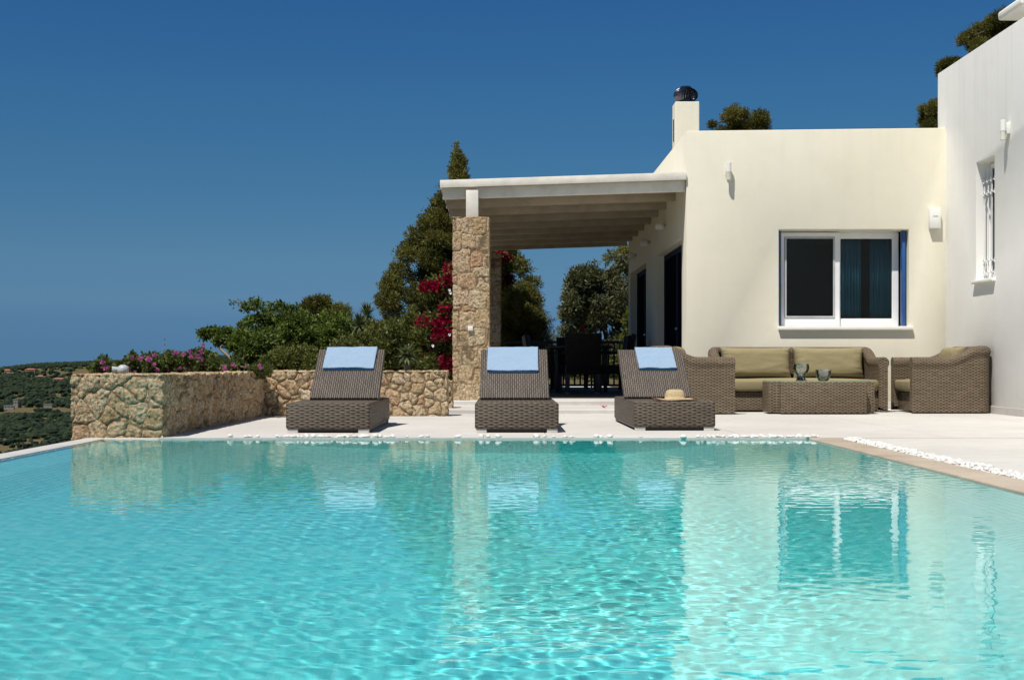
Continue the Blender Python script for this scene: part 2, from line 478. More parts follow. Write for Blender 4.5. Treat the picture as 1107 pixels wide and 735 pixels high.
def water():
    xs = np.arange(PX0 - 0.01, PX1 + 0.012, 0.0098)
    ys = np.concatenate([np.arange(PY0 - 0.01, 1.6, 0.06), np.arange(1.6, 5.2, 0.0098), np.arange(5.2, PY1 + 0.02, 0.0145)])
    X, Y = np.meshgrid(xs, ys)
    Z = np.zeros_like(X)
    r = np.random.default_rng(5)
    for i in range(90):
        lam = 0.036 * (4.6 ** r.random())
        th = r.normal(PI * 0.5, 0.85)
        k = 2 * PI / lam
        slope = 0.0015
        Z += slope / k * np.sin(k * (X * math.cos(th) + Y * math.sin(th)) + r.random() * 6.28)
    calm = np.zeros_like(X)
    for i in range(9):
        k = 2 * PI / r.uniform(0.9, 3.2); th = r.uniform(0, PI)
        calm += np.sin(k * (X * math.cos(th) + 0.8 * Y * math.sin(th)) + r.random() * 6.28)
    Z *= np.clip(1.0 + 0.13 * calm, 0.6, 1.4)
    fade = np.clip((Y - 0.6) / 1.5, 0.0, 1)
    Z = WZ + Z * (0.3 + 0.7 * fade)
    ny, nx = X.shape
    top = np.stack([X.ravel(), Y.ravel(), Z.ravel()], 1)
    idx = np.arange(nx * ny).reshape(ny, nx)
    f = np.stack([idx[:-1, :-1].ravel(), idx[:-1, 1:].ravel(), idx[1:, 1:].ravel(), idx[1:, :-1].ravel()], 1)
    # skirt to a flat bottom below the basin floor, closing the volume
    ring = np.concatenate([idx[0, :], idx[1:, -1], idx[-1, -2::-1], idx[-2:0:-1, 0]])
    n0 = len(top); m = len(ring)
    low = top[ring].copy(); low[:, 2] = -D - 0.05
    verts = np.concatenate([top, low, [[0, 4, -D - 0.05]]])
    j = np.arange(m); jn = (j + 1) % m
    side = np.stack([ring[j], n0 + j, n0 + jn, ring[jn]], 1)
    cen = n0 + m
    me = bpy.data.meshes.new('pool_water')
    faces = [tuple(q) for q in f] + [tuple(q) for q in side] + [(cen, n0 + b, n0 + a) for a, b in zip(j, jn)]
    me.from_pydata(verts.tolist(), [], faces)
    sm = np.zeros(len(faces), dtype=bool); sm[:len(f)] = True
    me.polygons.foreach_set('use_smooth', sm)
    me.update()
    o = mesh_obj('pool_water', me, M['water'])
    return tag(o, 'rippled turquoise pool water', kind='structure')
water_o = water()
water_o.cycles.is_caustics_caster = True
pool_basin.cycles.is_caustics_receiver = True
sl.cycles.is_caustics_light = True

# deck slabs, coping and pool edge
WX = 5.70        # right wall plane
HY = 17.30       # house front plane
def deck():
    lst = [(-2.72, 9.0, PY1 - 0.012, 30.0, -0.07, -0.006)]
    xs = [-2.72, -1.25, 0.35, 1.95, 3.55, 5.15, 9.0]; ys = [PY1 - 0.014, 12.25, 13.9, 15.55, 17.2]
    for a, b in zip(xs[:-1], xs[1:]):
        for c, d in zip(ys[:-1], ys[1:]): lst.append((a + 0.003, b - 0.003, c + 0.003, d - 0.003, -0.0055, 0.0))
    lst += [(2.657, 2.803, -2.5, PY1 - 0.014, -0.30, -0.03)]
    o = boxes('deck', lst, M['deck'])
    return tag(o, 'pale stone pool deck', kind='structure')
deck()
def slabs():
    # right hand deck beside the pool, laid as large slabs with hairline joints
    lst = []
    y = PY1 - 0.014
    while y > -3:
        y0 = max(-3, y - 1.2)
        for x0, x1 in ((2.80, 4.05), (4.05, 6.2)):
            lst.append((x0 + 0.003, x1 - 0.003, y0 + 0.003, y - 0.003, -0.30, -0.002))
        y = y0
    return tag(boxes('side_deck', lst, M['deck'], bevel=0.004, seg=1), 'pale slab deck along the right side of the pool', kind='structure')
slabs()
tag(box('coping', PX1 - 0.012, 2.655, -2.5, PY1 - 0.016, -0.09, -0.002, M['coping'], bevel=0.01), 'wet brown stone coping of the pool', kind='structure')
tag(box('pool_edge', PX0 - 0.17, PX0 + 0.004, -2.5, PY1 + 0.10, -1.8, -0.005, M['edge'], bevel=0.01), 'pale overflow edge of the infinity pool', kind='structure')
tag(box('wall_ledge', -3.318, -2.72, PY1 - 0.012, PY1 + 0.12, -1.8, -0.004, M['deck'], bevel=0.008), 'stone ledge under the planter wall', kind='structure')
# ------------------------------------------------------------------ stone work
def sstep(a, b, x):
    t = np.clip((x - a) / (b - a), 0, 1); return t * t * (3 - 2 * t)

def rock_box(name, x0, x1, y0, y1, z0, z1, cell, res, parent=None, seed=1, squash=(1, 1, 1), depth=0.024, joint=0.022, skew=None, jit=0.42, bottom=False, warp=1.0, pw=4):
    r = random.Random(seed)
    dims = (x1 - x0, y1 - y0, z1 - z0)
    n = [max(2, int(round(d / res))) for d in dims]
    vid = {}; verts = []; faces = []
    def v(i, j, k):
        key = (i, j, k)
        if key not in vid:
            vid[key] = len(verts); verts.append((x0 + dims[0] * i / n[0], y0 + dims[1] * j / n[1], z0 + dims[2] * k / n[2]))
        return vid[key]
    nx, ny, nz = n
    for i in range(nx):
        for k in range(nz):
            faces.append((v(i,0,k), v(i+1,0,k), v(i+1,0,k+1), v(i,0,k+1)))
            faces.append((v(i+1,ny,k), v(i,ny,k), v(i,ny,k+1), v(i+1,ny,k+1)))
        for j in range(ny):
            faces.append((v(i,j,nz), v(i+1,j,nz), v(i+1,j+1,nz), v(i,j+1,nz)))
    for j in range(ny):
        for k in range(nz):
            faces.append((v(0,j+1,k), v(0,j,k), v(0,j,k+1), v(0,j+1,k+1)))
            faces.append((v(nx,j,k), v(nx,j+1,k), v(nx,j+1,k+1), v(nx,j,k+1)))
    P0 = np.array(verts)
    sq = np.array(squash)
    # jittered seeds, staggered rows
    seeds = []
    cs = cell / sq
    cnt = [int(math.ceil(d / c)) + 2 for d, c in zip(dims, cs)]
    for a in range(-1, cnt[0]):
        for b in range(-1, cnt[1]):
            for c in range(-1, cnt[2]):
                if r.random() < 0.13: continue
                seeds.append((x0 + (a + 0.5 * (c % 2) + r.uniform(-jit, jit)) * cs[0], y0 + (b + 0.5 + r.uniform(-jit, jit)) * cs[1], z0 + (c + 0.5 + r.uniform(-jit, jit)) * cs[2]))
    S = np.array(seeds) * sq
    kt = kdtree.KDTree(len(S))
    for i, s_ in enumerate(S): kt.insert(s_, i)
    kt.balance()
    tones = np.array([r.random() for _ in S]); lift = np.array([r.uniform(-0.4, 0.6) for _ in S])
    d1 = np.zeros(len(P0)); e = np.zeros(len(P0)); tone = np.zeros(len(P0)); lf = np.zeros(len(P0)); nz_ = np.zeros(len(P0))
    for i, p in enumerate(P0):
        pv = Vector(p); w_ = (noise.noise_vector(pv * 28) * 0.007 + noise.noise_vector(pv * 11) * 0.012 + noise.noise_vector(pv * 3.1) * 0.022) * warp
        q = (pv + w_); q = Vector((q.x * sq[0], q.y * sq[1], q.z * sq[2]))
        h = []
        for c_ in kt.find_n(q, 6):
            dv = c_[0] - q
            h.append(((abs(dv.x) ** pw + abs(dv.y) ** pw + abs(dv.z) ** pw) ** (1.0 / pw), c_[1]))
        h.sort(); a, b = h[0], h[1]
        d1[i] = a[0]; e[i] = (b[0] - a[0]) * 0.52
        tone[i] = tones[a[1]]; lf[i] = lift[a[1]]
        nz_[i] = noise.fractal(pv * 16, 0.9, 2.1, 4) + 0.9 * noise.fractal(pv * 45, 0.9, 2.1, 2)
    me = np_mesh(name, P0, faces, smooth=True)
    N = np.zeros(len(P0) * 3, dtype=np.float32); me.vertices.foreach_get('normal', N); N = N.reshape(-1, 3)
    disp = sstep(0, joint, e) * depth * (1 + 0.5 * lf) - depth + 0.0085 * nz_ * sstep(0, joint, e)
    Q = P0 + N * disp[:, None]
    if skew: Q = skew(Q)
    me.vertices.foreach_set('co', Q.astype(np.float32).ravel())
    for an, av in (('tone', tone), ('gap', sstep(0, joint * 0.8, e))):
        a = me.attributes.new(an, 'FLOAT', 'POINT'); a.data.foreach_set('value', av.astype(np.float32))
    me.update()
    return mesh_obj(name, me, M['stone'], parent)

t = empty('planter_wall', (-3.05, 10.62, 0), 0, 'long low honey stone planter wall beside the infinity pool', 'planter wall')
def put(o, par):                      # world-built mesh under a thing at par.location
    o.parent = par; o.matrix_parent_inverse = Matrix.Translation(-Vector(par.location)); return o
def skA(Q):
    Q = Q.copy(); Q[:, 0] += (Q[:, 1] - 11.0) / 4.4 * 0.09; return Q
put(rock_box('front_wall', -3.43, -2.70, 10.64, 11.06, -0.02, 0.50, 0.15, 0.0095, seed=4, depth=0.011, joint=0.012), t)
put(rock_box('side_wall', -3.06, -2.71, 11.05, 15.6, 0.0, 0.495, 0.15, 0.0125, seed=9, skew=skA, depth=0.024, joint=0.014), t)
put(rock_box('rear_wall', -3.43, -3.32, 11.06, 15.6, -0.3, 0.44, 0.17, 0.03, seed=3), t)
put(box('planter_soil', -3.33, -3.04, 11.05, 15.55, 0.0, 0.43, M['soil']), t)
g = rock_box('garden_wall', -2.66, -0.615, 14.78, 15.12, 0.0, 0.50, 0.135, 0.011, seed=21, depth=0.019, joint=0.015)
tag(g, 'low rubble stone wall behind the left sun lounger', 'stone wall')
g = rock_box('garden_wall', -1.0, -0.60, 15.9, 16.25, 0.0, 0.375, 0.14, 0.016, seed=33)
tag(g, 'short piece of stone wall ending at the pergola column', 'stone wall')

c = empty('stone_column', (-0.41, 17.38, 0.1), 0, 'tall sunlit stone column carrying the front corner of the pergola', 'column', 'stone columns of the pergola')
put(rock_box('shaft', -0.645, -0.178, 17.15, 17.62, 0.10, 2.45, 0.235, 0.0115, seed=14, squash=(1.1, 1, 1.0), depth=0.011, joint=0.010, jit=0.20, warp=0.55, pw=8), c)
sock = box('socket', -0.452, -0.385, 17.112, 17.15, 0.995, 1.055, M['lampwhite'], None, 0.008); put(sock, c)
c = empty('stone_column', (-0.25, 24.9, 0.1), 0, 'shaded brown stone column at the far corner of the pergola', 'column', 'stone columns of the pergola')
put(rock_box('shaft', -0.50, -0.04, 24.7, 25.16, 0.10, 2.60, 0.20, 0.022, seed=15, squash=(0.8, 1, 1.15), depth=0.014, joint=0.016, jit=0.3), c)

# ------------------------------------------------------------------ house
HX = 2.363
house = empty('house', (HX, HY, 0), 0, 'flat roofed cream villa with a taller white wing on the right', 'house')
ZT = 3.575
# main block, openings cut
bm = bmesh.new(); vs = add_box(bm, HX, WX + 0.05, HY, 25.3, 0, ZT)
for v_ in vs:
    if v_.co.z > 1 and v_.co.x > 5: v_.co.z += 0.04
main = bm_obj('main_wall', bm, M['plaster'])
WXa, WXb, WZa, WZb = 3.556, 5.232, 1.053, 2.300
cuts = [(WXa, WXb, HY - 1, HY + 1.6, WZa, WZb),
        (HX - 1, HX + 0.20, 17.75, 20.8, 0.10, 2.24),
        (HX - 1, HX + 0.20, 22.2, 25.0, 0.10, 2.24),
        (HX + 0.25, WX + 1, HY + 0.25, 25.05, 3.36, 5)]
cut(main, cuts); soft_edges(main, 0.012); put(main, house)
wing = box('wing_wall', WX, 10.5, 7.0, 17.60, -0.25, 4.375, M['plaster_white'])
GY0, GY1, GZ0, GZ1 = 15.57, 16.17, 1.57, 2.99
cut(wing, [(WX - 1, WX + 0.20, GY0, GY1, GZ0, GZ1), (WX + 0.25, 10.25, 7.25, 17.35, 4.2, 6)])
soft_edges(wing, 0.012); put(wing, house)
sk = boxes('skirting', [(WX - 0.018, WX - 0.001, 7.0, HY - 0.001, 0, 0.085), (HX + 0.01, WX - 0.02, HY - 0.016, HY - 0.001, 0, 0.085)], M['deck'], None, 0.004); put(sk, house)
# front window
def mat_tint():
    t = NT('tinted_window_glass')
    fr = t.n('ShaderNodeFresnel'); fr.inputs[0].default_value = 1.28
    tr = t.n('ShaderNodeBsdfTransparent'); tr.inputs[0].default_value = (0.52, 0.64, 0.68, 1)
    gl = t.n('ShaderNodeBsdfGlossy'); gl.inputs['Roughness'].default_value = 0.01
    mx = t.n('ShaderNodeMixShader'); t.l(fr.outputs[0], mx.inputs[0]); t.l(tr.outputs[0], mx.inputs[1]); t.l(gl.outputs[0], mx.inputs[2])
    return t.done(mx.outputs[0])
M['tint'] = mat_tint()
wf = box('window', WXa + 0.075, WXb - 0.075, HY + 0.235, HY + 0.29, WZa, WZb, M['white'])
cut(wf, [(WXa + 0.135, WXb - 0.135, HY, HY + 0.5, WZa + 0.075, WZb - 0.07)]); put(wf, house)
def sash(x0, x1, y0, y1, z0, z1, bl, br, bb, bt, pane, name='sash', mt=None):
    s = box(name, x0, x1, y0, y1, z0, z1, mt or M['white'])
    cut(s, [(x0 + bl, x1 - br, y0 - 1, y1 + 1, z0 + bb, z1 - bt)])
    soft_edges(s, 0.004, 1)
    put(s, house); s.parent = wf; s.matrix_parent_inverse = wf.matrix_world.inverted() if False else Matrix.Translation((0, 0, 0))
    return s
def child(o, par):
    """keep o where it was built, under a part that itself was built in world coordinates"""
    o.parent = par; o.matrix_parent_inverse = Matrix.Identity(4); return o
def sash2(x0, x1, y0, y1, z0, z1, b, name='sash'):
    s = box(name, x0, x1, y0, y1, z0, z1, M['white'])
    cut(s, [(x0 + b[0], x1 - b[1], y0 - 1, y1 + 1, z0 + b[2], z1 - b[3])])
    return child(soft_edges(s, 0.004, 1), wf)
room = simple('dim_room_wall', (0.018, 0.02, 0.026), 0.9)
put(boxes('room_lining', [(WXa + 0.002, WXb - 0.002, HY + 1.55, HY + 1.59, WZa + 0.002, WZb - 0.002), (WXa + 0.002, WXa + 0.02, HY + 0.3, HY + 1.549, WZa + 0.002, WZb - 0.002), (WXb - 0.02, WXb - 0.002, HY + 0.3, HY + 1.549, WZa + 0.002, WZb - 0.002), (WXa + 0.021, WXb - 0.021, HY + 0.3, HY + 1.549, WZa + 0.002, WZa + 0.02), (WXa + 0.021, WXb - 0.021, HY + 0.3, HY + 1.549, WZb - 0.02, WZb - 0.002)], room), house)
def curtain(x0, x1, label, mat):
    n = 60; v = []; uvq = []
    for i in range(n + 1):
        x = x0 + (x1 - x0) * i / n
        y = HY + 0.36 + 0.022 * math.sin(i * 0.9) + 0.01 * math.sin(i * 0.37)
        v += [(x, y, WZa + 0.03), (x, y, WZb - 0.03)]
    f = [(2*i, 2*i+2, 2*i+3, 2*i+1) for i in range(n)]
    o = mesh_obj('curtain', np_mesh('curtain', v, f, True), mat); md = o.modifiers.new('s', 'SOLIDIFY'); md.thickness = 0.004
    tag(o, label, 'curtain', 'curtains behind the window')
curtain(4.36, 4.70, 'teal curtain panel behind the right pane, left of the dark gap', M['teal_curtain'])
curtain(4.83, 5.13, 'teal curtain panel behind the right pane, at the window edge', M['teal_curtain'])
# left sash stands in the front track
sash2(3.62, 4.385, HY + 0.175, HY + 0.215, WZa + 0.012, WZb - 0.02, (0.045, 0.065, 0.105, 0.055))
child(box('pane', 3.66, 4.325, HY + 0.20, HY + 0.206, WZa + 0.10, WZb - 0.06, M['tint']), wf)
fs = box('insect_screen_frame', 3.668, 4.318, HY + 0.166, HY + 0.176, WZa + 0.120, WZb - 0.078, M['grey']); cut(fs, [(3.69, 4.296, HY, HY + 1, WZa + 0.142, WZb - 0.10)]); child(fs, wf)
sash2(4.36, 5.165, HY + 0.222, HY + 0.262, WZa + 0.015, WZb - 0.02, (0.045, 0.085, 0.095, 0.075))
child(box('pane', 4.40, 5.085, HY + 0.240, HY + 0.246, WZa + 0.10, WZb - 0.08, M['tint']), wf)
for (a, b) in ((3.562, 3.590), (5.168, 5.212)):
    put(box('shutter', a, b, HY + 0.07, HY + 0.16, WZa + 0.006, WZb - 0.006, M['blue'], None, 0.003), house)
put(box('window_sill', 3.545, 5.275, HY - 0.05, HY + 0.17, WZa - 0.045, WZa + 0.004, M['plaster_white'], None, 0.006), house)
# sliding doors under the pergola
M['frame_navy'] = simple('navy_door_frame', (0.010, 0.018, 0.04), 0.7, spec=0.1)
for (a, b) in ((17.75, 20.8), (22.2, 25.0)):
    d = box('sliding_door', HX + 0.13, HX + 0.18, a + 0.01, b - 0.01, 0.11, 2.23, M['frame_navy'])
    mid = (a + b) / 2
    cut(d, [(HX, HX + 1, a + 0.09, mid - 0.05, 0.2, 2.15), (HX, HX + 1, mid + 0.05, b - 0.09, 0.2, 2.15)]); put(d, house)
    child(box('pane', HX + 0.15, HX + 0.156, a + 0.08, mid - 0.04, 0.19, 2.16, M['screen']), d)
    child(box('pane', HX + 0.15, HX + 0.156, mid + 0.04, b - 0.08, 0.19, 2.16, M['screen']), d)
    child(box('handle', HX + 0.115, HX + 0.13, mid - 0.07, mid + 0.07, 1.06, 1.09, M['metal']), d)
# barred window in the wing
bw = box('wing_window', WX + 0.165, WX + 0.19, GY0 + 0.01, GY1 - 0.01, GZ0 + 0.01, GZ1 - 0.01, M['white'])
cut(bw, [(WX, WX + 1, GY0 + 0.07, GY1 - 0.07, GZ0 + 0.08, GZ1 - 0.08)]); put(bw, house)
child(box('pane', WX + 0.175, WX + 0.18, GY0 + 0.06, GY1 - 0.06, GZ0 + 0.07, GZ1 - 0.07, M['pane']), bw)
put(box('wing_window_sill', WX - 0.045, WX + 0.15, GY0 - 0.04, GY1 + 0.04, GZ0 - 0.035, GZ0 + 0.003, M['plaster_white'], None, 0.006), house)
bm = bmesh.new()
gx = WX + 0.085
for zz in (GZ0 + 0.09, GZ0 + 0.23, GZ1 - 0.23, GZ1 - 0.38):
    add_tube(bm, (gx, GY0 + 0.001, zz), (gx, GY1 - 0.001, zz), 0.008)
for k in range(5):
    yy = GY0 + 0.06 + k * 0.12
    add_tube(bm, (gx, yy, GZ0 + 0.02), (gx, yy, GZ1 - 0.10), 0.0065)
    for zz in (GZ0 + 0.09, GZ0 + 0.23, GZ1 - 0.23, GZ1 - 0.38):
        for a in range(6):       # little scrolls beside each bar
            t0, t1 = PI * a / 6, PI * (a + 1) / 6
            for sgn in (1, -1):
                add_tube(bm, (gx - 0.012, yy + sgn * 0.026 * math.sin(t0), zz + 0.028 * math.cos(t0) ), (gx - 0.012, yy + sgn * 0.026 * math.sin(t1), zz + 0.028 * math.cos(t1)), 0.0042, n=6)
gr = bm_obj('window_grille', bm, M['white'], smooth=True); put(gr, house)
# chimney with rotating cowl
ch = boxes('chimney', [(2.565, 2.925, 20.0, 20.34, 3.3, 4.475)], M['plaster'], None, 0.008); put(ch, house)
bm = bmesh.new()
add_box(bm, 2.553, 2.5645, 20.13, 20.17, 3.9, 4.23)
fl = bm_obj('flue_slot', bm, M['railing']); child(fl, ch)
bm = bmesh.new()
for i in range(26):            # turbine vanes of the cowl
    a0 = 2 * PI * i / 26
    prev = None
    for k in range(9):
        ph = -1.15 + 2.45 * k / 8
        r_ = 0.185 * math.cos(ph) ; z_ = 4.60 + 0.125 * math.sin(ph)
        tw = a0 + 0.5 * ph * 0.35
        pa = (2.745 + r_ * math.cos(tw), 20.17 + r_ * math.sin(tw), z_)
        pb = (2.745 + (r_ - 0.028) * math.cos(tw + 0.21), 20.17 + (r_ - 0.028) * math.sin(tw + 0.21), z_)
        cur = (bm.verts.new(pa), bm.verts.new(pb))
        if prev: bm.faces.new((prev[0], prev[1], cur[1], cur[0]))
        prev = cur
add_tube(bm, (2.745, 20.17, 4.472), (2.745, 20.17, 4.51), 0.12, n=20)
add_tube(bm, (2.745, 20.17, 4.71), (2.745, 20.17, 4.73), 0.08, n=20)
cw = bm_obj('cowl', bm, M['cowl']); child(cw, ch)
# chimney cap on the wing, just inside the frame
cc = boxes('wing_chimney', [(7.72, 8.15, 18.9, 19.4, 0.5, 5.56)], M['plaster_white'], None, 0.008); put(cc, house)
child(box('cap', 7.22, 8.4, 18.7, 19.6, 5.57, 5.70, M['plaster_white'], None, 0.04, 3), cc)
put(boxes('wing_rear_block', [(7.5, 10.5, 17.61, 21, -0.2, 3.5)], M['plaster_white']), house)

# wall lamps
def up_down_lamp(label, face):
    t = empty('wall_lamp', (0, 0, 0), 0, label, 'wall lamp', 'tubular lamps on the outer walls')
    bm = bmesh.new(); add_tube(bm, (0, -0.075, 0.0), (0, -0.075, 0.125), 0.034, n=20)
    bm_obj('lamp_tube', bm, M['lampwhite'], t, 0.004, 1)
    bm = bmesh.new(); add_tube(bm, (0, -0.075, -0.10), (0, -0.075, -0.001), 0.031, n=20)
    bm_obj('diffuser', bm, M['frost'], t, 0.004, 1)
    box('wall_plate', -0.03, 0.03, -0.042, -0.001, -0.03, 0.10, M['lampwhite'], t, 0.004)
    return t
M['frost'] = simple('frosted_glass', (0.62, 0.60, 0.52), 0.3)
l1 = up_down_lamp('small tubular lamp high on the cream wall left of the window', 0); l1.location = (2.895, HY, 3.03)
l2 = up_down_lamp('small tubular lamp beside the barred window on the white wing', 0); l2.location = (WX, 15.1, 3.19); l2.rotation_euler = (0, 0, -PI / 2)
t = empty('wall_box', (5.553, HY, 2.44), 0, 'white rectangular box lamp low in the corner right of the window', 'wall lamp')
box('housing', -0.07, 0.07, -0.075, -0.001, -0.13, 0.135, M['lampwhite'], t, 0.01)
boxes('label_strip', [(-0.03, 0.035, -0.077, -0.0752, 0.02, 0.035)], M['grey'], t)
def porch_lamp():
    t = empty('porch_lamp', (0, 0, 0), 0, None, 'wall lamp', 'round lamps on the wall under the pergola')
    bm = bmesh.new(); add_lathe(bm, [(0.02, -0.045), (0.06, -0.04), (0.07, 0.0), (0.05, 0.05), (0.02, 0.065)], 20, -0.09, 0)
    bm_obj('globe', bm, M['lampwhite'], t, smooth=True)
    bm = bmesh.new(); add_tube(bm, (-0.05, 0, 0.02), (-0.001, 0, 0.02), 0.02, n=12); bm_obj('arm', bm, M['grey'], t, smooth=True)
    return t
for i, (Y, Z, lb) in enumerate(((19.5, 2.56, 'nearest'), (21.6, 2.50, 'middle'), (23.8, 2.47, 'farthest'))):
    if i == 0: pl0 = o = porch_lamp()
    else: o = copy_tree(pl0)
    o.location = (HX, Y, Z); o['label'] = lb + ' of the three round lamps on the shaded wall under the pergola'

# ------------------------------------------------------------------ terrace and pergola
tag(boxes('terrace_step', [(-0.70, HX - 0.002, 15.5, 30, -0.05, 0.05)], M['deck'], None, 0.008), 'low pale step in front of the terrace', kind='structure')
tag(boxes('terrace_edge', [(-0.70, HX - 0.002, 17.0, 18.0, 0.0, 0.108)], M['deck'], None, 0.008), 'pale edge of the raised terrace', kind='structure')
M['terrace'] = simple('shade_toned_floor', (0.11, 0.10, 0.10), 0.5, var=0.15, scale=2)  # the pergola's shade is put into this floor colour
tag(boxes('terrace_floor', [(-0.70, HX - 0.002, 18.003, 26.0, 0.0, 0.108)], M['terrace']), 'terrace floor under the pergola, coloured dark for the shade there', kind='structure')

pg = empty('pergola', (-0.8, 17.2, 2.8), 0, 'white timber pergola with a flat beamed roof beside the villa', 'pergola')
SH = 0.0328
def tilt(o):
    co = np.zeros(len(o.data.vertices) * 3, dtype=np.float32); o.data.vertices.foreach_get('co', co); co = co.reshape(-1, 3)
    co[:, 2] += (co[:, 0] + 0.814) * SH
    o.data.vertices.foreach_set('co', co.ravel()); o.data.update(); return put(o, pg)
PL, PR = -0.814, HX - 0.004
tilt(box('fascia', PL, PR, 17.262, 17.292, 2.836, 2.935, M['whitewood'], None, 0.004))
tilt(box('side_fascia', PL, PL + 0.028, 17.294, 25.72, 2.836, 2.93, M['whitewood'], None, 0.004))
# roof boards, one long board per strip
bm = bmesh.new(); x = PL + 0.03
while x < PR:
    add_box(bm, x, min(PR, x + 0.118), 17.295, 25.71, 2.845, 2.868); x += 0.121
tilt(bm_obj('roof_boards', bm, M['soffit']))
tilt(box('roof_sheet', PL + 0.03, PR, 17.295, 25.71, 2.871, 2.925, M['plaster_white']))
for k in range(9):
    y = 17.36 + k * 1.02
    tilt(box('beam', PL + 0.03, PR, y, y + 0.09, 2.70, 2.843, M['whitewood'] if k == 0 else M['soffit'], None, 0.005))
pst = box('post', -0.478, -0.320, 17.205, 17.355, 2.45, 2.80, M['whitewood'], None, 0.006); put(pst, pg)
pst = box('post', -0.36, -0.2, 24.85, 25.0, 2.60, 2.75, M['whitewood'], None, 0.006); put(pst, pg)
# ------------------------------------------------------------------ sun loungers
def make_lounger(off):
    t = empty('sun_lounger', (0, 0, 0), 0, None, 'sun lounger', 'wicker sun loungers along the pool')
    bm = bmesh.new(); add_box(bm, -0.355, 0.355, 0, 1.86, 0.032, 0.252)
    bm_obj('base', bm, M['wicker_lounger'], t, 0.016, 3)
    boxes('under_frame', [(-0.33, 0.33, 0.03, 1.83, 0.012, 0.031)], M['darkwood'], t)
    for x in (-0.345, 0.255):
        for y in (0.012, 1.79):
            box('foot', x, x + 0.09, y, y + 0.06, 0.0, 0.0315, M['footgrey'], t, 0.003)
    # backrest: slab leaning back from the base
    a = math.atan2(0.435, 0.60); L = 0.76
    bm = bmesh.new(); add_box(bm, -0.315, 0.315, 0, L, 0, 0.05)
    b = bm_obj('backrest', bm, M['wicker_back'], t, 0.014, 3)
    b.location = (off, 0.86, 0.236); b.rotation_euler = (a, 0, 0)
    bm = bmesh.new()
    add_tube(bm, (off, 1.30, 0.50), (off, 1.55, 0.245), 0.014)
    bm_obj('support', bm, M['darkwood'], t)
    return t
LG = [((-1.478, 11.30), 0.035, -0.3, 'wicker sun lounger with a wide blue towel, leftmost by the stone wall'),
      ((0.115, 11.34), -0.01, 0.0, 'middle wicker sun lounger, in front of the dark terrace'),
      ((1.495, 11.68), -0.045, 0.6, 'wicker sun lounger carrying the straw hat and a narrow blue towel')]
for (x, y), off, rz, lb in LG:
    o = make_lounger(off); o.location = (x, y, 0); o.rotation_euler = (0, 0, math.radians(rz)); o['label'] = lb

def towel(x0, x1, drop, Y0, offx, label, seed, skew=0.0, backdrop=0.30):
    """folded towel hung over the top of a backrest; path in the lounger's own y/z plane"""
    a = math.atan2(0.435, 0.60); L = 0.76
    d = Vector((0, math.cos(a), math.sin(a))); nrm = Vector((0, -math.sin(a), math.cos(a)))
    base = Vector((0, 0.86, 0.236))
    th = 0.05
    path = []
    g = 0.011
    for s in np.linspace(L - drop, L - 0.012, 22): path.append(base + d * s + nrm * (th + g))
    for k in range(1, 8):
        q = PI * k / 8
        path.append(base + d * (L - 0.006) + nrm * (th / 2 + (th / 2 + g) * math.cos(q)) + d * ((th / 2 + g) * 0.6 * math.sin(q)))
    for s in np.linspace(L - 0.012, L - backdrop, 16): path.append(base + d * s - nrm * g)
    m = 44
    verts = []; uv = []
    for i, p in enumerate(path):
        fdn = max(0, 1 - i / 20)
        for j in range(m + 1):
            u = j / m
            x = x0 + (x1 - x0) * u + skew * (fdn) + 0.003 * math.sin(i * 0.13 + seed)
            wv = 0.0035 * math.exp(-((i - 11.5) / 1.3) ** 2) + 0.005 * noise.noise(Vector((x * 9, i * 0.25, seed))) + 0.003 * noise.noise(Vector((x * 22, i * 0.5, seed))) + 0.007 * fdn * noise.noise(Vector((x * 5, seed, i * .08)))
            q = p + nrm * (max(0, wv + 0.003) if i < 26 else -abs(wv)) + d * (0.006 * noise.noise(Vector((x * 6, seed * 3, 0))) * fdn)
            verts.append((x, q.y, q.z)); uv.append((x, i * 0.02))
    k = m + 1
    faces = [(i*k+j, i*k+j+1, (i+1)*k+j+1, (i+1)*k+j) for i in range(len(path) - 1) for j in range(m)]
    t = empty('towel', (offx, Y0, 0), 0, label, 'towel', 'blue towels over the lounger backs')
    me = np_mesh('cloth', verts, faces, True, uv)
    o = mesh_obj('cloth', me, M['towel'], t)
    md = o.modifiers.new('s', 'SOLIDIFY'); md.thickness = 0.009; md.offset = 1
    # inner fold, a little longer, coloured dark as the shadow below the hem
    v2 = []
    for j in range(m + 1):
        x = x0 + 0.012 + (x1 - x0 - 0.02) * j / m + skew
        for s, o_ in ((L - drop - 0.016, 0.006), (L - drop + 0.04, 0.006)):
            q = base + d * s + nrm * (th + o_); v2.append((x, q.y, q.z))
    f2 = [(2*j, 2*j+2, 2*j+3, 2*j+1) for j in range(m)]
    me2 = np_mesh('shadow_fold', v2, f2, True, [(0, 0)] * len(v2)); o2 = mesh_obj('shadow_fold', me2, M['towel_shadow'], t)
    md = o2.modifiers.new('s', 'SOLIDIFY'); md.thickness = 0.006; md.offset = 0
    return t
towel(-0.20, 0.275, 0.335, 11.30, -1.478 + 0.01, 'wide light blue towel hanging askew on the leftmost lounger', 1.3, -0.015)
towel(-0.262, 0.215, 0.375, 11.34, 0.115 , 'light blue towel centred on the back of the middle lounger', 4.1)
towel(-0.205, 0.155, 0.34, 11.68, 1.495, 'narrow light blue towel on the lounger with the hat', 7.7, 0.008)

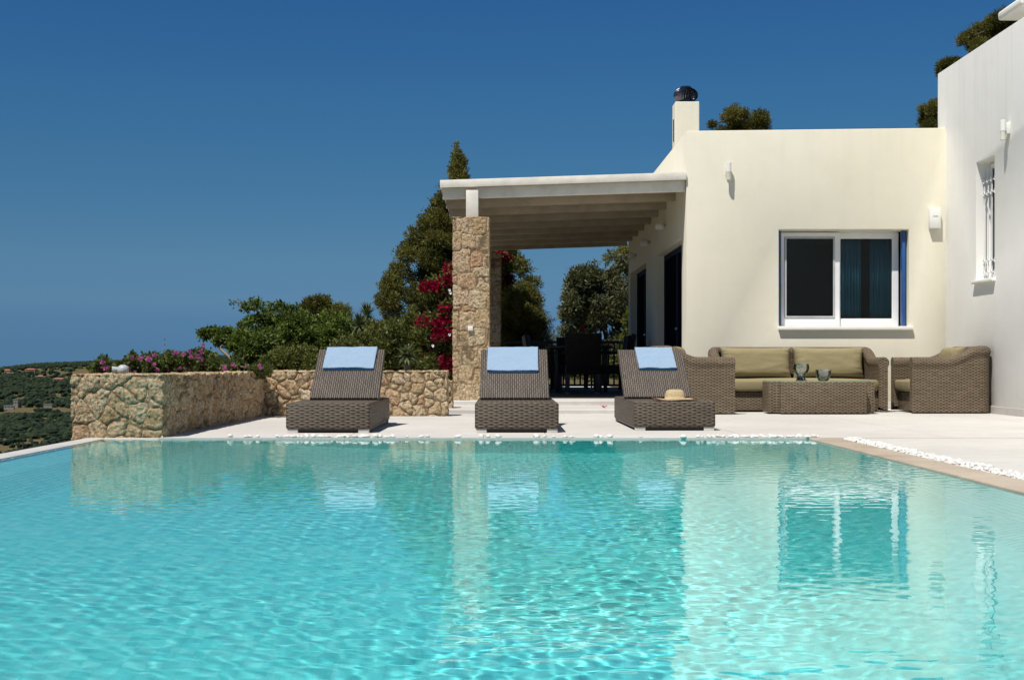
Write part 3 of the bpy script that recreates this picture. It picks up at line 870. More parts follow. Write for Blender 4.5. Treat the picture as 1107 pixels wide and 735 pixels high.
# straw hat
t = empty('straw_hat', (1.535, 12.0, 0.254), math.radians(20), 'straw sun hat with a brown edged brim on the right lounger', 'hat')
def sweepgrid(fn, nu, nv, name, mat, par):
    v = []; uv = []
    for i in range(nu + 1):
        for j in range(nv):
            p, q = fn(i / nu, 2 * PI * j / nv); v.append(p); uv.append(q)
    f = [(i*nv+j, i*nv+(j+1) % nv, (i+1)*nv+(j+1) % nv, (i+1)*nv+j) for i in range(nu) for j in range(nv)]
    me = np_mesh(name, v, f, True, uv); return mesh_obj(name, me, mat, par)
def crown(s, a):
    prof = [(0.001, 0.098), (0.03, 0.098), (0.055, 0.094), (0.072, 0.082), (0.080, 0.055), (0.085, 0.018), (0.093, 0.008)]
    k = s * (len(prof) - 1); i = min(int(k), len(prof) - 2); f = k - i
    r = prof[i][0] * (1 - f) + prof[i + 1][0] * f; z = prof[i][1] * (1 - f) + prof[i + 1][1] * f
    return (r * 1.08 * math.cos(a), r * 0.92 * math.sin(a), z), (a * 0.08, s * 0.12)
def brim(lo, hi):
    def fn(s, a):
        r = 0.088 + 0.117 * (lo + (hi - lo) * s)
        z = 0.010 + 0.010 * (r / 0.2) ** 2 * math.cos(2 * a + 0.5) + 0.008 * math.sin(a * 3) * (r / 0.2) ** 3
        return (r * 1.05 * math.cos(a), r * 0.95 * math.sin(a), z + 0.002), (r, a * 0.15)
    return fn
def solid(o, th=0.003):
    m = o.modifiers.new('s', 'SOLIDIFY'); m.thickness = th; m.offset = 0; return o
solid(sweepgrid(crown, 18, 40, 'crown', M['straw'], t)); solid(sweepgrid(brim(0, 0.62), 6, 60, 'brim', M['straw'], t)); solid(sweepgrid(brim(0.62, 1), 5, 60, 'brim_edge', M['straw_dark'], t))

# ------------------------------------------------------------------ wicker lounge set
def tub_shell(w, d, ha, hb, par, mat, R=0.26, rise=(0.45, 0.85), name='frame'):
    pts = []     # (x, y, nx, ny) outward normal
    n_side = 26
    for i in range(n_side): pts.append((-w / 2, (d - R) * i / n_side, -1, 0))
    for i in range(13):
        a = PI - (PI / 2) * i / 12
        pts.append((-w / 2 + R + R * math.cos(a), d - R + R * math.sin(a), math.cos(a), math.sin(a)))
    nb = int((w - 2 * R) / 0.04)
    for i in range(1, nb): pts.append((-w / 2 + R + (w - 2 * R) * i / nb, d, 0, 1))
    for i in range(13):
        a = PI / 2 - (PI / 2) * i / 12
        pts.append((w / 2 - R + R * math.cos(a), d - R + R * math.sin(a), math.cos(a), math.sin(a)))
    for i in range(n_side - 1, -1, -1): pts.append((w / 2, (d - R) * i / n_side, 1, 0))
    verts = []; uv = []; s = 0; prevp = None; rings = 0
    for (x, y, nx, ny) in pts:
        if prevp: s += math.hypot(x - prevp[0], y - prevp[1])
        prevp = (x, y)
        t_ = min(1, max(0, (y / d - rise[0]) / (rise[1] - rise[0]))); t_ = t_ * t_ * (3 - 2 * t_)
        h = ha + (hb - ha) * t_
        rr = 0.068
        prof = [(0.0, 0.015), (0.0, 0.12), (0.0, 0.25), (0.0, h - 0.21), (0.001, h - 0.15), (0.0, h - 0.125)]
        cx_, cz_ = -0.050, h - rr
        for k in range(13):
            q = math.radians(-28 + 235 * k / 12)
            prof.append((cx_ - rr * -math.cos(q) if False else cx_ + rr * math.cos(q) * 1.0, cz_ + rr * math.sin(q)))
        prof += [(-0.100, h - 0.16), (-0.105, 0.3), (-0.105, 0.06)]
        L = 0
        last = None
        for (o_, z) in prof:
            # o_: outward (+) / inward (-) offset; the roll sits over the wall and bulges outward
            oo = o_
            if last: L += math.hypot(oo - last[0], z - last[1])
            last = (oo, z)
            verts.append((x + nx * oo, y + ny * oo, z)); uv.append((s, L))
        rings += 1
    m = len(prof)
    faces = [(i*m+j, i*m+j+1, (i+1)*m+j+1, (i+1)*m+j) for i in range(rings - 1) for j in range(m - 1)]
    bm = bmesh.new()
    bv = [bm.verts.new(v) for v in verts]; lay = bm.loops.layers.uv.verify()
    for f in faces:
        fc = bm.faces.new([bv[i] for i in f]); fc.smooth = True
        for lp, i in zip(fc.loops, f): lp[lay].uv = uv[i]
    for base, rev in ((0, False), ((rings - 1) * m, True)):
        dup = [bm.verts.new(verts[base + j]) for j in range(m)]
        fc = bm.faces.new(dup if not rev else dup[::-1])
        for lp in fc.loops: lp[lay].uv = (lp.vert.co.x, lp.vert.co.z)
    bmesh.ops.recalc_face_normals(bm, faces=bm.faces)
    me = bpy.data.meshes.new(name); bm.to_mesh(me); bm.free()
    o = mesh_obj(name, me, mat, par); return o

def cushion(name, w, d, h, par, loc, rot=(0, 0, 0), p=5, crease=1.0, seed=0, mat=None, pinch=0.0):
    """soft cushion: x width, y depth(thickness), z height, centred"""
    n = 46; verts = []; 
    def surf(u, v, sgn):
        e = max(0.0, 1 - abs(u) ** p) ** 0.5 * max(0.0, 1 - abs(v) ** p) ** 0.5
        rr = 1 - pinch * (1 - abs(u) ** 2) * abs(v) ** 8 - 0
        cr = noise.fractal(Vector((u * 2.2 + seed, v * 2.2, sgn * 2 + seed)), 1, 2, 3) * 0.05
        edge = (abs(u) ** 6 + abs(v) ** 6)
        cr2 = 0.10 * crease * min(1, edge) * (1 if sgn < 0 else 1) * noise.noise(Vector((u * 1.2 + (v * 10 if abs(u) > abs(v) else 0), v * 1.2 + (u * 10 if abs(v) >= abs(u) else 0), seed)))
        x = u * w / 2 * (1 - 0.035 * pinch * 10 * (1 - abs(v) ** 2) * abs(u) ** 6); z = v * h / 2 * (1 - 0.06 * pinch * 10 * (1 - abs(u) ** 2) * abs(v) ** 6)
        return (x, sgn * d / 2 * e * (1 + cr + cr2), z)
    bm = bmesh.new(); lay = bm.loops.layers.uv.verify()
    for sgn in (-1, 1):
        g = [[bm.verts.new(surf(math.sin(PI * (i / n - 0.5)), math.sin(PI * (j / n - 0.5)), sgn)) for j in range(n + 1)] for i in range(n + 1)]
        for i in range(n):
            for j in range(n):
                q = (g[i][j], g[i+1][j], g[i+1][j+1], g[i][j+1])
                f = bm.faces.new(q if sgn < 0 else q[::-1]); f.smooth = True
    bmesh.ops.remove_doubles(bm, verts=bm.verts, dist=1e-5)
    me = bpy.data.meshes.new(name); bm.to_mesh(me); bm.free()
    o = mesh_obj(name, me, mat or M['cushion'], par); o.location = loc; o.rotation_euler = rot
    # piping along the seam
    return o

def seat_cushion(par, w, d, h, loc, seed):
    bm = bmesh.new(); add_box(bm, -w/2, w/2, -d/2, d/2, -h/2, h/2)
    bmesh.ops.subdivide_edges(bm, edges=bm.edges, cuts=10, use_grid_fill=True)
    for v in bm.verts:
        x, y, z = v.co.x / (w/2), v.co.y / (d/2), v.co.z / (h/2)
        v.co.z += z * 0.018 * (1 - x**2) * (1 - y**2) + 0.004 * noise.noise(Vector((v.co.x * 6, v.co.y * 6, seed)))
        v.co.y += y * 0.010 * (1 - z**2); v.co.x += x * 0.010 * (1 - z**2)
    es = [e for e in bm.edges if len(e.link_faces) == 2 and e.calc_face_angle(0) > 0.9]
    bmesh.ops.bevel(bm, geom=es, offset=0.018, segments=3, affect='EDGES', clamp_overlap=True)
    for f in bm.faces: f.smooth = True
    me = bpy.data.meshes.new('seat_cushion'); bm.to_mesh(me); bm.free()
    o = mesh_obj('seat_cushion', me, M['cushion'], par); o.location = loc; return o

def seat_unit(name, w, d, label, cat, group, ncush, cw_, seed, ha=0.655, hb=0.785, mat=None, cush=True, R=0.26):
    t = empty(name, (0, 0, 0), 0, label, cat, group)
    mt = mat or M['wicker_sofa']
    tub_shell(w, d, ha, hb, t, mt, R)
    bm = bmesh.new(); add_box(bm, -w/2 + 0.10, w/2 - 0.10, 0.05, d - 0.10, 0.02, 0.245); bm_obj('seat_base', bm, mt, t, 0.015, 2)
    if cush:
        seat_cushion(t, w - 0.225, d - 0.16, 0.135, (0, (d - 0.16) / 2 + 0.015, 0.245 + 0.072), seed)
        span = w - 0.23
        for i in range(ncush):
            x = -span / 2 + span * (i + 0.5) / ncush
            cushion('back_cushion', cw_, 0.27, 0.40, t, (x, d - 0.30, 0.58), (math.radians(-11), 0, math.radians(random.uniform(-2, 2))), seed=seed + i * 3.1, pinch=0.16, crease=1.8)
    return t
so = seat_unit('sofa', 2.02, 0.92, 'brown wicker two seat sofa with two big olive back cushions under the window', 'sofa', None, 2, 0.87, 2)
so.location = (3.565, 15.95, 0)
ar = seat_unit('armchair', 0.86, 0.93, 'brown wicker armchair at the right against the white wall', 'armchair', 'wicker armchairs beside the coffee table', 1, 0.60, 8, R=0.13)
ar.location = (4.735, 15.95, 0); ar.rotation_euler = (0, 0, -PI / 2)
al = seat_unit('armchair', 0.86, 0.93, 'brown wicker armchair half hidden behind the lounger with the hat', 'armchair', 'wicker armchairs beside the coffee table', 1, 0.60, 12)
al.location = (2.64, 15.70, 0); al.rotation_euler = (0, 0, PI / 2)

t = empty('coffee_table', (3.63, 15.55, 0), 0, 'low wicker coffee table with cut corners and a glass top', 'coffee table')
bm = bmesh.new(); add_box(bm, -0.585, 0.635, -0.27, 0.33, 0.015, 0.37)
ves = [e for e in bm.edges if abs(e.verts[0].co.z - e.verts[1].co.z) > 0.2]
bmesh.ops.bevel(bm, geom=ves, offset=0.12, segments=5, affect='EDGES')
bm_obj('table_body', bm, M['wicker_sofa'], t, 0.008, 2)
M['glassgreen'] = simple('greenish_glass_edge', (0.22, 0.30, 0.20), 0.06)
bm = bmesh.new(); add_box(bm, -0.58, 0.63, -0.265, 0.325, 0.3705, 0.380)
ves = [e for e in bm.edges if abs(e.verts[0].co.z - e.verts[1].co.z) > 0.005]
bmesh.ops.bevel(bm, geom=ves, offset=0.12, segments=5, affect='EDGES')
bm_obj('glass_top', bm, M['glassgreen'], t)

def mat_clear():
    t = NT('clear_glass')
    fr = t.n('ShaderNodeFresnel'); fr.inputs[0].default_value = 1.5
    tr = t.n('ShaderNodeBsdfTransparent'); tr.inputs[0].default_value = (0.93, 0.95, 0.94, 1)
    gl = t.n('ShaderNodeBsdfGlossy'); gl.inputs['Roughness'].default_value = 0.02
    mx = t.n('ShaderNodeMixShader'); t.l(t.math('MULTIPLY_ADD', fr.outputs[0], 1.3, 0.06, clamp=True), mx.inputs[0]); t.l(tr.outputs[0], mx.inputs[1]); t.l(gl.outputs[0], mx.inputs[2])
    return t.done(mx.outputs[0])
M['clear'] = mat_clear()
def bowl(label, X, Y, prof, fill, z0=0.3805):
    t = empty('glass_candle_bowl', (X, Y, z0), 0, label, 'candle bowl', 'glass candle bowls on the coffee table')
    bm = bmesh.new()
    inner = [(max(0.001, r - 0.003), z) for r, z in prof[::-1]]
    add_lathe(bm, [(0.001, prof[0][1])] + prof + inner + [(0.001, prof[0][1] + 0.004)], 32)
    bm_obj('bowl', bm, M['clear'], t, smooth=True)
    bm = bmesh.new(); R_ = prof[-1][0]; zt = prof[-1][1]
    add_lathe(bm, [(R_ - 0.005, zt - 0.012), (R_ + 0.001, zt - 0.012), (R_ + 0.001, zt + 0.002), (R_ - 0.005, zt + 0.002)], 32, closed=True); bm_obj('silver_rim', bm, M['metal'], t, smooth=True)
    bm = bmesh.new(); add_lathe(bm, fill, 24); bm_obj('candle', bm, M['candle'], t, smooth=True)
X1 = (866 - 544) / F * 15.45; X2 = (890 - 544) / F * 15.45
bowl('taller glass candle bowl on a waisted foot, left on the coffee table', X1, 15.45,
     [(0.062, 0.0), (0.064, 0.006), (0.056, 0.012), (0.046, 0.035), (0.046, 0.058), (0.066, 0.080), (0.086, 0.115), (0.094, 0.150), (0.086, 0.198)],
     [(0.01, 0.006), (0.044, 0.008), (0.046, 0.05), (0.03, 0.062), (0.006, 0.064)])
bowl('shorter round glass bowl with a dark red candle, right on the coffee table', X2, 15.45,
     [(0.040, 0.0), (0.060, 0.008), (0.076, 0.040), (0.086, 0.085), (0.088, 0.128)],
     [(0.01, 0.006), (0.045, 0.010), (0.058, 0.030), (0.04, 0.045), (0.02, 0.052), (0.004, 0.054)])

# ------------------------------------------------------------------ dining set in the shade
t = empty('dining_table', (1.25, 22.6, 0.108), 0, 'long dark dining table in the shade of the pergola', 'dining table')
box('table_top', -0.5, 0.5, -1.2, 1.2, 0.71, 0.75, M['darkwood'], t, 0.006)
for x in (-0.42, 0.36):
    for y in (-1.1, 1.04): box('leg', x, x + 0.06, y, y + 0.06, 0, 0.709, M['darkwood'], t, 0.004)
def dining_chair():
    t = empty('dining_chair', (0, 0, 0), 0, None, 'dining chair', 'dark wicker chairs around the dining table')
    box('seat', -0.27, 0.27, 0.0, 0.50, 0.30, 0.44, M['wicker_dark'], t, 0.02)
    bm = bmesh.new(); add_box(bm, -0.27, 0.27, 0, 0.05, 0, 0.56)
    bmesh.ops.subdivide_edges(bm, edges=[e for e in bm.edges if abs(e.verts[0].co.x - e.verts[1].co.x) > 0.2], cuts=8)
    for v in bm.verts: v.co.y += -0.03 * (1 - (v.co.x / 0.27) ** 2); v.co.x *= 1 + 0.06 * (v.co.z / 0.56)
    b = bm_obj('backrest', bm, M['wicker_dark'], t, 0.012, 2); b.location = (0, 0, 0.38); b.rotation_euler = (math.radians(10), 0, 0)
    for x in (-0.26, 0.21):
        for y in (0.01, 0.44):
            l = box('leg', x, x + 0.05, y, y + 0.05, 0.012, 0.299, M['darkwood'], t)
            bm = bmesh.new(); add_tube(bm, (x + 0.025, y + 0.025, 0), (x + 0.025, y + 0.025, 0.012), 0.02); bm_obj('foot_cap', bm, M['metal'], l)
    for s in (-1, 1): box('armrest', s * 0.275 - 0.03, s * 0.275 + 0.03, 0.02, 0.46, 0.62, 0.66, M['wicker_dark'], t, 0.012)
    return t
dc = None
for (x, y, rz, lb) in ((1.245, 20.85, 0, 'dark wicker dining chair with its wide back to the pool, near end of the table'),
        (0.46, 21.9, -95, 'dark dining chair at the left side of the table, nearer the pool'),
        (0.44, 22.9, -88, 'dark dining chair at the left side of the table, farther from the pool'),
        (2.02, 21.6, 84, 'dark dining chair leaning back beside the house wall, nearer the pool'),
        (2.04, 22.7, 92, 'dark dining chair beside the house wall, farther from the pool'),
        (1.25, 24.35, 180, 'dark dining chair at the far end of the table')):
    if dc is None: dc = o = dining_chair()
    else: o = copy_tree(dc)
    o.location = (x, y, 0.108); o.rotation_euler = (0, 0, math.radians(rz)); o['label'] = lb
t = empty('vase', (1.30, 22.0, 0.859), 0, 'small dark vase with a red flower on the dining table', 'vase')
bm = bmesh.new(); add_lathe(bm, [(0.04, 0), (0.055, 0.05), (0.05, 0.12), (0.03, 0.17), (0.035, 0.19)], 16); bm_obj('pot', bm, M['pane'], t, smooth=True)
M['redpetal'] = simple('red_petal', (0.42, 0.015, 0.02), 0.6)
bm = bmesh.new()
for k in range(9):
    a = k * 2.4; add_tube(bm, (0, 0, 0.22 + 0.01 * k), (0.045 * math.cos(a), 0.045 * math.sin(a), 0.25 + 0.012 * k), 0.006, 0.016, 6)
add_tube(bm, (0, 0, 0.15), (0, 0, 0.3), 0.004); bm_obj('flower', bm, M['redpetal'], t)

# railing behind the terrace
rl = empty('railing', (-0.1, 25.75, 0.05), 0, 'dark railing closing the far end of the shaded terrace', 'railing')
box('handrail', 0, 2.4, -0.03, 0.03, 0.90, 0.95, M['railing'], rl, 0.006)
box('bottom_rail', 0, 2.4, -0.02, 0.02, 0.08, 0.12, M['railing'], rl)
for k in range(22): box('baluster', 0.05 + k * 0.108, 0.083 + k * 0.108, -0.012, 0.012, 0.12, 0.90, M['railing'], rl)

# ------------------------------------------------------------------ pebbles, lamp on the wall, fallen blossom
r = random.Random(3)
def pebble_mesh(seed, mi):
    bm = bmesh.new(); bmesh.ops.create_icosphere(bm, subdivisions=2, radius=1)
    for v in bm.verts:
        k = 1 + 0.28 * noise.noise(v.co * 1.3 + Vector((seed * 7.1, 0, 0))) + 0.06 * noise.noise(v.co * 4 + Vector((0, seed * 3.3, 0)))
        v.co *= k
    for f in bm.faces: f.smooth = True
    me = bpy.data.meshes.new('pebble'); bm.to_mesh(me); bm.free(); me.materials.append(M['pebble']); return me
pm = [pebble_mesh(i, 0) for i in range(8)]
spots = []
def try_spot(x, y, z, s):
    for (a, b, c_, s2) in spots:
        if (a - x) ** 2 + (b - y) ** 2 < ((s + s2) * 0.72) ** 2: return
    spots.append((x, y, z, s))
for k in range(1400):
    px = r.uniform(238, 884)
    dens = 0.9 if 300 < px < 420 else (0.12 if px < 300 else (0.07 if px < 570 else (0.09 if px < 765 else 0.95)))
    if 470 < px < 520: dens *= .3
    if r.random() > dens * 0.55: continue
    y = PY1 + r.choice((0.02, 0.04, 0.055)) + r.uniform(-0.02, 0.03)
    s = r.uniform(0.011, 0.026)
    try_spot((px - 544) / F * y, y, s * 0.45, s)
far = list(spots); spots.clear()
for k in range(5200):
    y = 5.4 + 5.2 * r.random() ** 0.9
    s = r.uniform(0.011, 0.022)
    try_spot(r.uniform(2.668, 2.79), y, -0.03 + s * 0.7 + r.uniform(0, 0.018), s)
strip = sorted(spots, key=lambda q: q[1])
print('PEBBLES', len(far), len(strip))
nfar = min(len(far), 120)
r.shuffle(far)
def put_pebble(q, group, label):
    x, y, z, s = q
    o = bpy.data.objects.new('pebble', r.choice(pm)); col.objects.link(o)
    o.location = (x, y, z); o.scale = (s * r.uniform(0.9, 1.4), s * r.uniform(0.8, 1.1), s * r.uniform(0.55, 0.8)); o.rotation_euler = (r.uniform(-.2, .2), r.uniform(-.2, .2), r.uniform(0, 6.28))
    tag(o, label, 'pebble', group)
for q in far[:nfar]: put_pebble(q, 'white pebbles along the far edge of the pool', 'small white pebble on the far edge of the pool')
keep = strip[:295 - nfar]
for q in keep: put_pebble(q, 'white pebbles in the strip beside the coping', 'small white pebble in the strip beside the brown coping')
rest = strip[295 - nfar:] + far[nfar:]
V = []; Fc = []; off = 0
for (x, y, z, s) in rest:
    m_ = r.choice(pm); a = r.uniform(0, 6.28); ca, sa = math.cos(a), math.sin(a)
    sx, sy, sz = s * r.uniform(0.9, 1.4), s * r.uniform(0.8, 1.1), s * r.uniform(0.55, 0.8)
    for v in m_.vertices:
        vx, vy, vz = v.co.x * sx, v.co.y * sy, v.co.z * sz
        V.append((x + vx * ca - vy * sa, y + vx * sa + vy * ca, z + vz))
    for p_ in m_.polygons: Fc.append([i + off for i in p_.vertices])
    off += len(m_.vertices)
tag(mesh_obj('pebble_strip', np_mesh('pebble_strip', V, Fc, True), M['pebble']), 'white pebbles filling the strip beside the coping', kind='stuff')

t = empty('garden_spotlight', (P(130, 404, 10.85).x, 10.85, 0.50), 0, 'small pale grey spotlight on the end of the planter wall', 'spotlight')
bm = bmesh.new(); add_lathe(bm, [(0.030, 0.0), (0.044, 0.012), (0.046, 0.04), (0.038, 0.062), (0.018, 0.075)], 20, 0.022, 0); bm_obj('housing', bm, M['grey'], t, smooth=True)
bm = bmesh.new(); add_tube(bm, (-0.02, 0, 0.036), (-0.062, -0.01, 0.034), 0.022, 0.030, 18); add_tube(bm, (0.01, 0, 0.036), (-0.02, 0, 0.036), 0.012, 0.012, 10); bm_obj('lamp_head', bm, M['grey'], t, smooth=True)

t = empty('fallen_blossom', (P(653, 442, 15.95).x, 15.95, 0.052), 0.4, 'pink bougainvillea blossom lying on the pale step', 'blossom')
bm = bmesh.new()
for k in range(5):
    a = 2 * PI * k / 5; p = [(0, 0, 0.004), (0.03 * math.cos(a - .4), 0.03 * math.sin(a - .4), 0.022), (0.045 * math.cos(a), 0.045 * math.sin(a), 0.03), (0.03 * math.cos(a + .4), 0.03 * math.sin(a + .4), 0.022)]
    bm.faces.new([bm.verts.new(q) for q in p])
M['magenta'] = simple('magenta_petal', (0.60, 0.03, 0.16), 0.6)
o = bm_obj('petals', bm, M['magenta'], t); md = o.modifiers.new('s', 'SOLIDIFY'); md.thickness = 0.003
# ------------------------------------------------------------------ terrain out to the horizon
PR_R = np.array([0, 12, 40, 110, 300, 500, 800, 1200, 1700, 2300, 3000, 3600, 4300, 6000, 12000, 40000], float)
PR_Z = np.array([-0.4, -1.2, -6, -14, -22, -31, -41.5, -50, -54, -50, -38, -16, -60, -150, -190, -240], float)
def az_px(px): return math.atan2((px - 544) / F, 1.0)
CR_A = np.array([az_px(p) for p in (-900, -200, 0, 40, 100, 150, 192, 225, 265, 330, 500, 800, 1500)] + [PI])
CR_Z = np.array([30, -25, -20, -9, -4, 0, 20, 16, 3, -8, -20, 10, 40, 40], float)
def fbm(X, Y, s, o=4, seed=0):
    """value noise fbm vectorised"""
    r = np.random.default_rng(seed); T = r.random((256, 256)); out = 0; amp = 1; tot = 0
    for k in range(o):
        x = X / s * 2 ** k + 37.2 * k; y = Y / s * 2 ** k + 11.7 * k
        xi = np.floor(x).astype(int); yi = np.floor(y).astype(int); fx = x - xi; fy = y - yi
        fx = fx * fx * (3 - 2 * fx); fy = fy * fy * (3 - 2 * fy)
        g = lambda a, b: T[a % 256, b % 256]
        out = out + amp * ((g(xi, yi) * (1 - fx) + g(xi + 1, yi) * fx) * (1 - fy) + (g(xi, yi + 1) * (1 - fx) + g(xi + 1, yi + 1) * fx) * fy)
        tot += amp; amp *= 0.5
    return out / tot
def ground_z(X, Y):
    X = np.asarray(X, float); Y = np.asarray(Y, float)
    R = np.hypot(X, Y); A = np.arctan2(X, Y)
    z = np.interp(R, PR_R, PR_Z)
    crest = np.interp(A, CR_A, CR_Z)
    wgt = np.exp(-((R - 3600) / 650.0) ** 2)
    z = z * (1 - wgt) + crest * wgt
    n = fbm(X, Y, 420, 5, 3) - 0.5
    z = z + n * np.clip((R - 150) / 1500, 0, 1) * 16 * (1 - 0.75 * wgt)
    dx = np.maximum(np.maximum(-3.3 - X, X - 45), 0); dy = np.maximum(np.maximum(-8 - Y, Y - 60), 0)
    d = np.hypot(dx, dy)
    t = np.clip(d / 70, 0, 1); t = t * t * (3 - 2 * t)
    zin = -0.34 + 0.05 * (fbm(X, Y, 3, 3, 8) - 0.5)
    near = zin - 1.9 * np.clip(d / 1.5, 0, 1) - 0.32 * np.clip(d - 1.5, 0, 25)
    return near * (1 - t) + np.minimum(z, near) * t if False else near * (1 - t) + z * t
def terrain():
    rr = np.concatenate([[0.01], np.geomspace(3, 60, 60), np.geomspace(62, 2500, 120), np.linspace(2520, 4300, 80), np.geomspace(4400, 40000, 14)])
    lo, hi = math.radians(-24), math.radians(-4)
    aa = np.concatenate([np.linspace(lo, hi, 260), np.linspace(hi, lo + 2 * PI, 300)[1:-1]])
    A, Rr = np.meshgrid(aa, rr)
    X = Rr * np.sin(A); Y = Rr * np.cos(A); Z = ground_z(X, Y)
    ny, nx = X.shape; idx = np.arange(nx * ny).reshape(ny, nx)
    nxt = np.roll(idx, -1, axis=1)
    f = np.stack([idx[:-1].ravel(), idx[1:].ravel(), nxt[1:].ravel(), nxt[:-1].ravel()], 1)
    # leave out the sheet where the pool basin stands
    cx = X.ravel()[f].mean(1); cy_ = Y.ravel()[f].mean(1)
    keep = ~((cx > -3.6) & (cx < 9) & (cy_ > -3.2) & (cy_ < 11.2))
    me = np_mesh('terrain', np.stack([X.ravel(), Y.ravel(), Z.ravel()], 1), f[keep][:, ::-1], True)
    t = NT('hill_ground'); p = t.pos()
    n1 = t.noise(0.006, 6, 0.6, p); n2 = t.noise(0.04, 6, 0.65, p); n3 = t.noise(2.5, 5, 0.65, p)
    a = t.ramp(n1, [(0.38, (0.15, 0.095, 0.05)), (0.5, (0.095, 0.085, 0.035)), (0.62, (0.21, 0.115, 0.065))])
    a = t.mix(t.math('MULTIPLY', t.ramp(n2, [(0.46, c4(0,0,0)), (0.56, c4(1,1,1))]), 0.75), a, c4(0.065, 0.075, 0.03))
    a = t.mix(t.math('MULTIPLY', n3, 0.5), a, c4(0.09, 0.075, 0.04))
    t.done(t.bsdf(a, 0.95, t.bump(n2, 0.5, 2.0), spec=0.1))
    o = mesh_obj('terrain', me, t.m); return tag(o, 'dry brown and green hill country falling away to the valley', kind='structure')
terrain()

# ------------------------------------------------------------------ foliage tools
def leaf_cloud(name, clumps, n, size, mat, par, seed=0, aspect=2.2, up=0.3, fill=2.4, tone_jit=0.15, tuft=0):
    """clumps: (cx,cy,cz,rx,ry,rz). Small leaf-sized rhombs spread through the volume of every clump."""
    r = np.random.default_rng(seed)
    C = np.array(clumps, float)
    w_ = (C[:, 3] * C[:, 4] * C[:, 5]) ** (2 / 3.0); w_ /= w_.sum()
    k = r.choice(len(C), n, p=w_)
    d = r.normal(size=(n, 3)); d /= np.linalg.norm(d, axis=1)[:, None]
    # lumpy radius so that clumps do not read as ellipsoids
    lump = 1 + 0.22 * np.sin(d[:, 0] * 5 + k) * np.cos(d[:, 1] * 4 + 2 * k) + 0.14 * np.sin(d[:, 2] * 9 + 3 * k)
    rad = r.random(n) ** (1 / fill) * lump
    out = r.random(n) < 0.06; rad[out] *= 1.15
    pos = C[k, :3] + d * rad[:, None] * C[k, 3:6]
    if tuft:      # gather leaves into twiglets
        m = n // tuft; anchor = pos[:m]; pos = np.repeat(anchor, tuft, axis=0)[:n] ; k = np.repeat(k[:m], tuft)[:n]; d = np.repeat(d[:m], tuft, axis=0)[:n]; rad = np.repeat(rad[:m], tuft)[:n]
        n = len(pos); pos = pos + r.normal(size=(n, 3)) * size * 0.35
    ax = d * 0.7 + r.normal(size=(n, 3)) * 0.75; ax[:, 2] += up
    ax /= np.linalg.norm(ax, axis=1)[:, None]
    sd = np.cross(ax, r.normal(size=(n, 3))); sd /= np.linalg.norm(sd, axis=1)[:, None]
    L = size * r.uniform(0.6, 1.4, n)[:, None]; W = L / aspect
    v = np.stack([pos, pos + ax * L * 0.5 + sd * W * 0.5, pos + ax * L, pos + ax * L * 0.5 - sd * W * 0.5], 1).reshape(-1, 3)
    f = np.arange(4 * n).reshape(n, 4)
    ct = r.random(len(C))
    tone = np.clip(0.35 + (ct[k] - 0.5) * 0.45 + r.normal(size=n) * tone_jit * 0.6, 0, 1)
    me = np_mesh(name, v, f, False, None, {'tone': np.repeat(tone, 4)})
    return mesh_obj(name, me, mat, par)

def limb_mesh(name, segs, par, mat=None):
    bm = bmesh.new()
    for p0, p1, r0, r1 in segs: add_tube(bm, p0, p1, r0, r1, 8)
    return bm_obj(name, bm, mat or M['bark'], par, smooth=True)

def branchy(base, top, r0, clumps, n, seed, par, name='trunk'):
    """trunk with limbs reaching into the clumps"""
    r = random.Random(seed); segs = []; prev = Vector(base); pts = [prev]
    for i in range(1, 7):
        q = Vector(base).lerp(Vector(top), i / 6) + Vector((r.uniform(-1, 1), r.uniform(-1, 1), 0)) * r0 * 1.4
        segs.append((prev, q, r0 * (1 - 0.8 * (i - 1) / 6), r0 * (1 - 0.8 * i / 6))); prev = q; pts.append(q)
    cs = sorted(clumps, key=lambda c: r.random())[:n]
    for c in cs:
        c = Vector(c[:3]); s = min(pts, key=lambda p: (p - c).length + abs(p.z - c.z + 0.3))
        m = s.lerp(c, 0.5) + Vector((r.uniform(-.1, .1), r.uniform(-.1, .1), r.uniform(0, .15))) * (c - s).length
        segs += [(s, m, r0 * 0.30, r0 * 0.18), (m, c, r0 * 0.18, r0 * 0.05)]
    return limb_mesh(name, segs, par)

M['pine'] = mat_leaf('pine_needles', (0.042, 0.050, 0.010), (0.20, 0.19, 0.040), (0.31, 0.28, 0.065), 0.3, 0.2, 0.6)
M['pistachio'] = mat_leaf('bright_leaves', (0.045, 0.075, 0.012), (0.17, 0.23, 0.042), (0.27, 0.30, 0.07), 0.35)
M['shrub'] = mat_leaf('shrub_leaves', (0.050, 0.066, 0.013), (0.18, 0.195, 0.045), (0.29, 0.28, 0.08), 0.3)
M['olive'] = mat_leaf('olive_leaves', (0.045, 0.052, 0.018), (0.15, 0.155, 0.06), (0.28, 0.27, 0.13), 0.2, 0.35)
M['cypress'] = mat_leaf('cypress_needles', (0.014, 0.026, 0.008), (0.05, 0.075, 0.02), None, 0.15, 0.2, 0.6)
M['yucca'] = mat_leaf('yucca_blades', (0.045, 0.065, 0.022), (0.14, 0.17, 0.07), None, 0.25, 0.4, 0.4)
M['bract'] = mat_leaf('bougainvillea_bracts', (0.14, 0.002, 0.015), (0.34, 0.006, 0.045), (0.55, 0.03, 0.12), 0.4, 0.15)
M['pinkflower'] = mat_leaf('lantana_petals', (0.40, 0.07, 0.28), (0.60, 0.17, 0.42), (0.78, 0.38, 0.56), 0.3, 0.2)
M['yellowleaf'] = mat_leaf('yellow_green_leaves', (0.07, 0.10, 0.015), (0.24, 0.25, 0.04), None, 0.4)

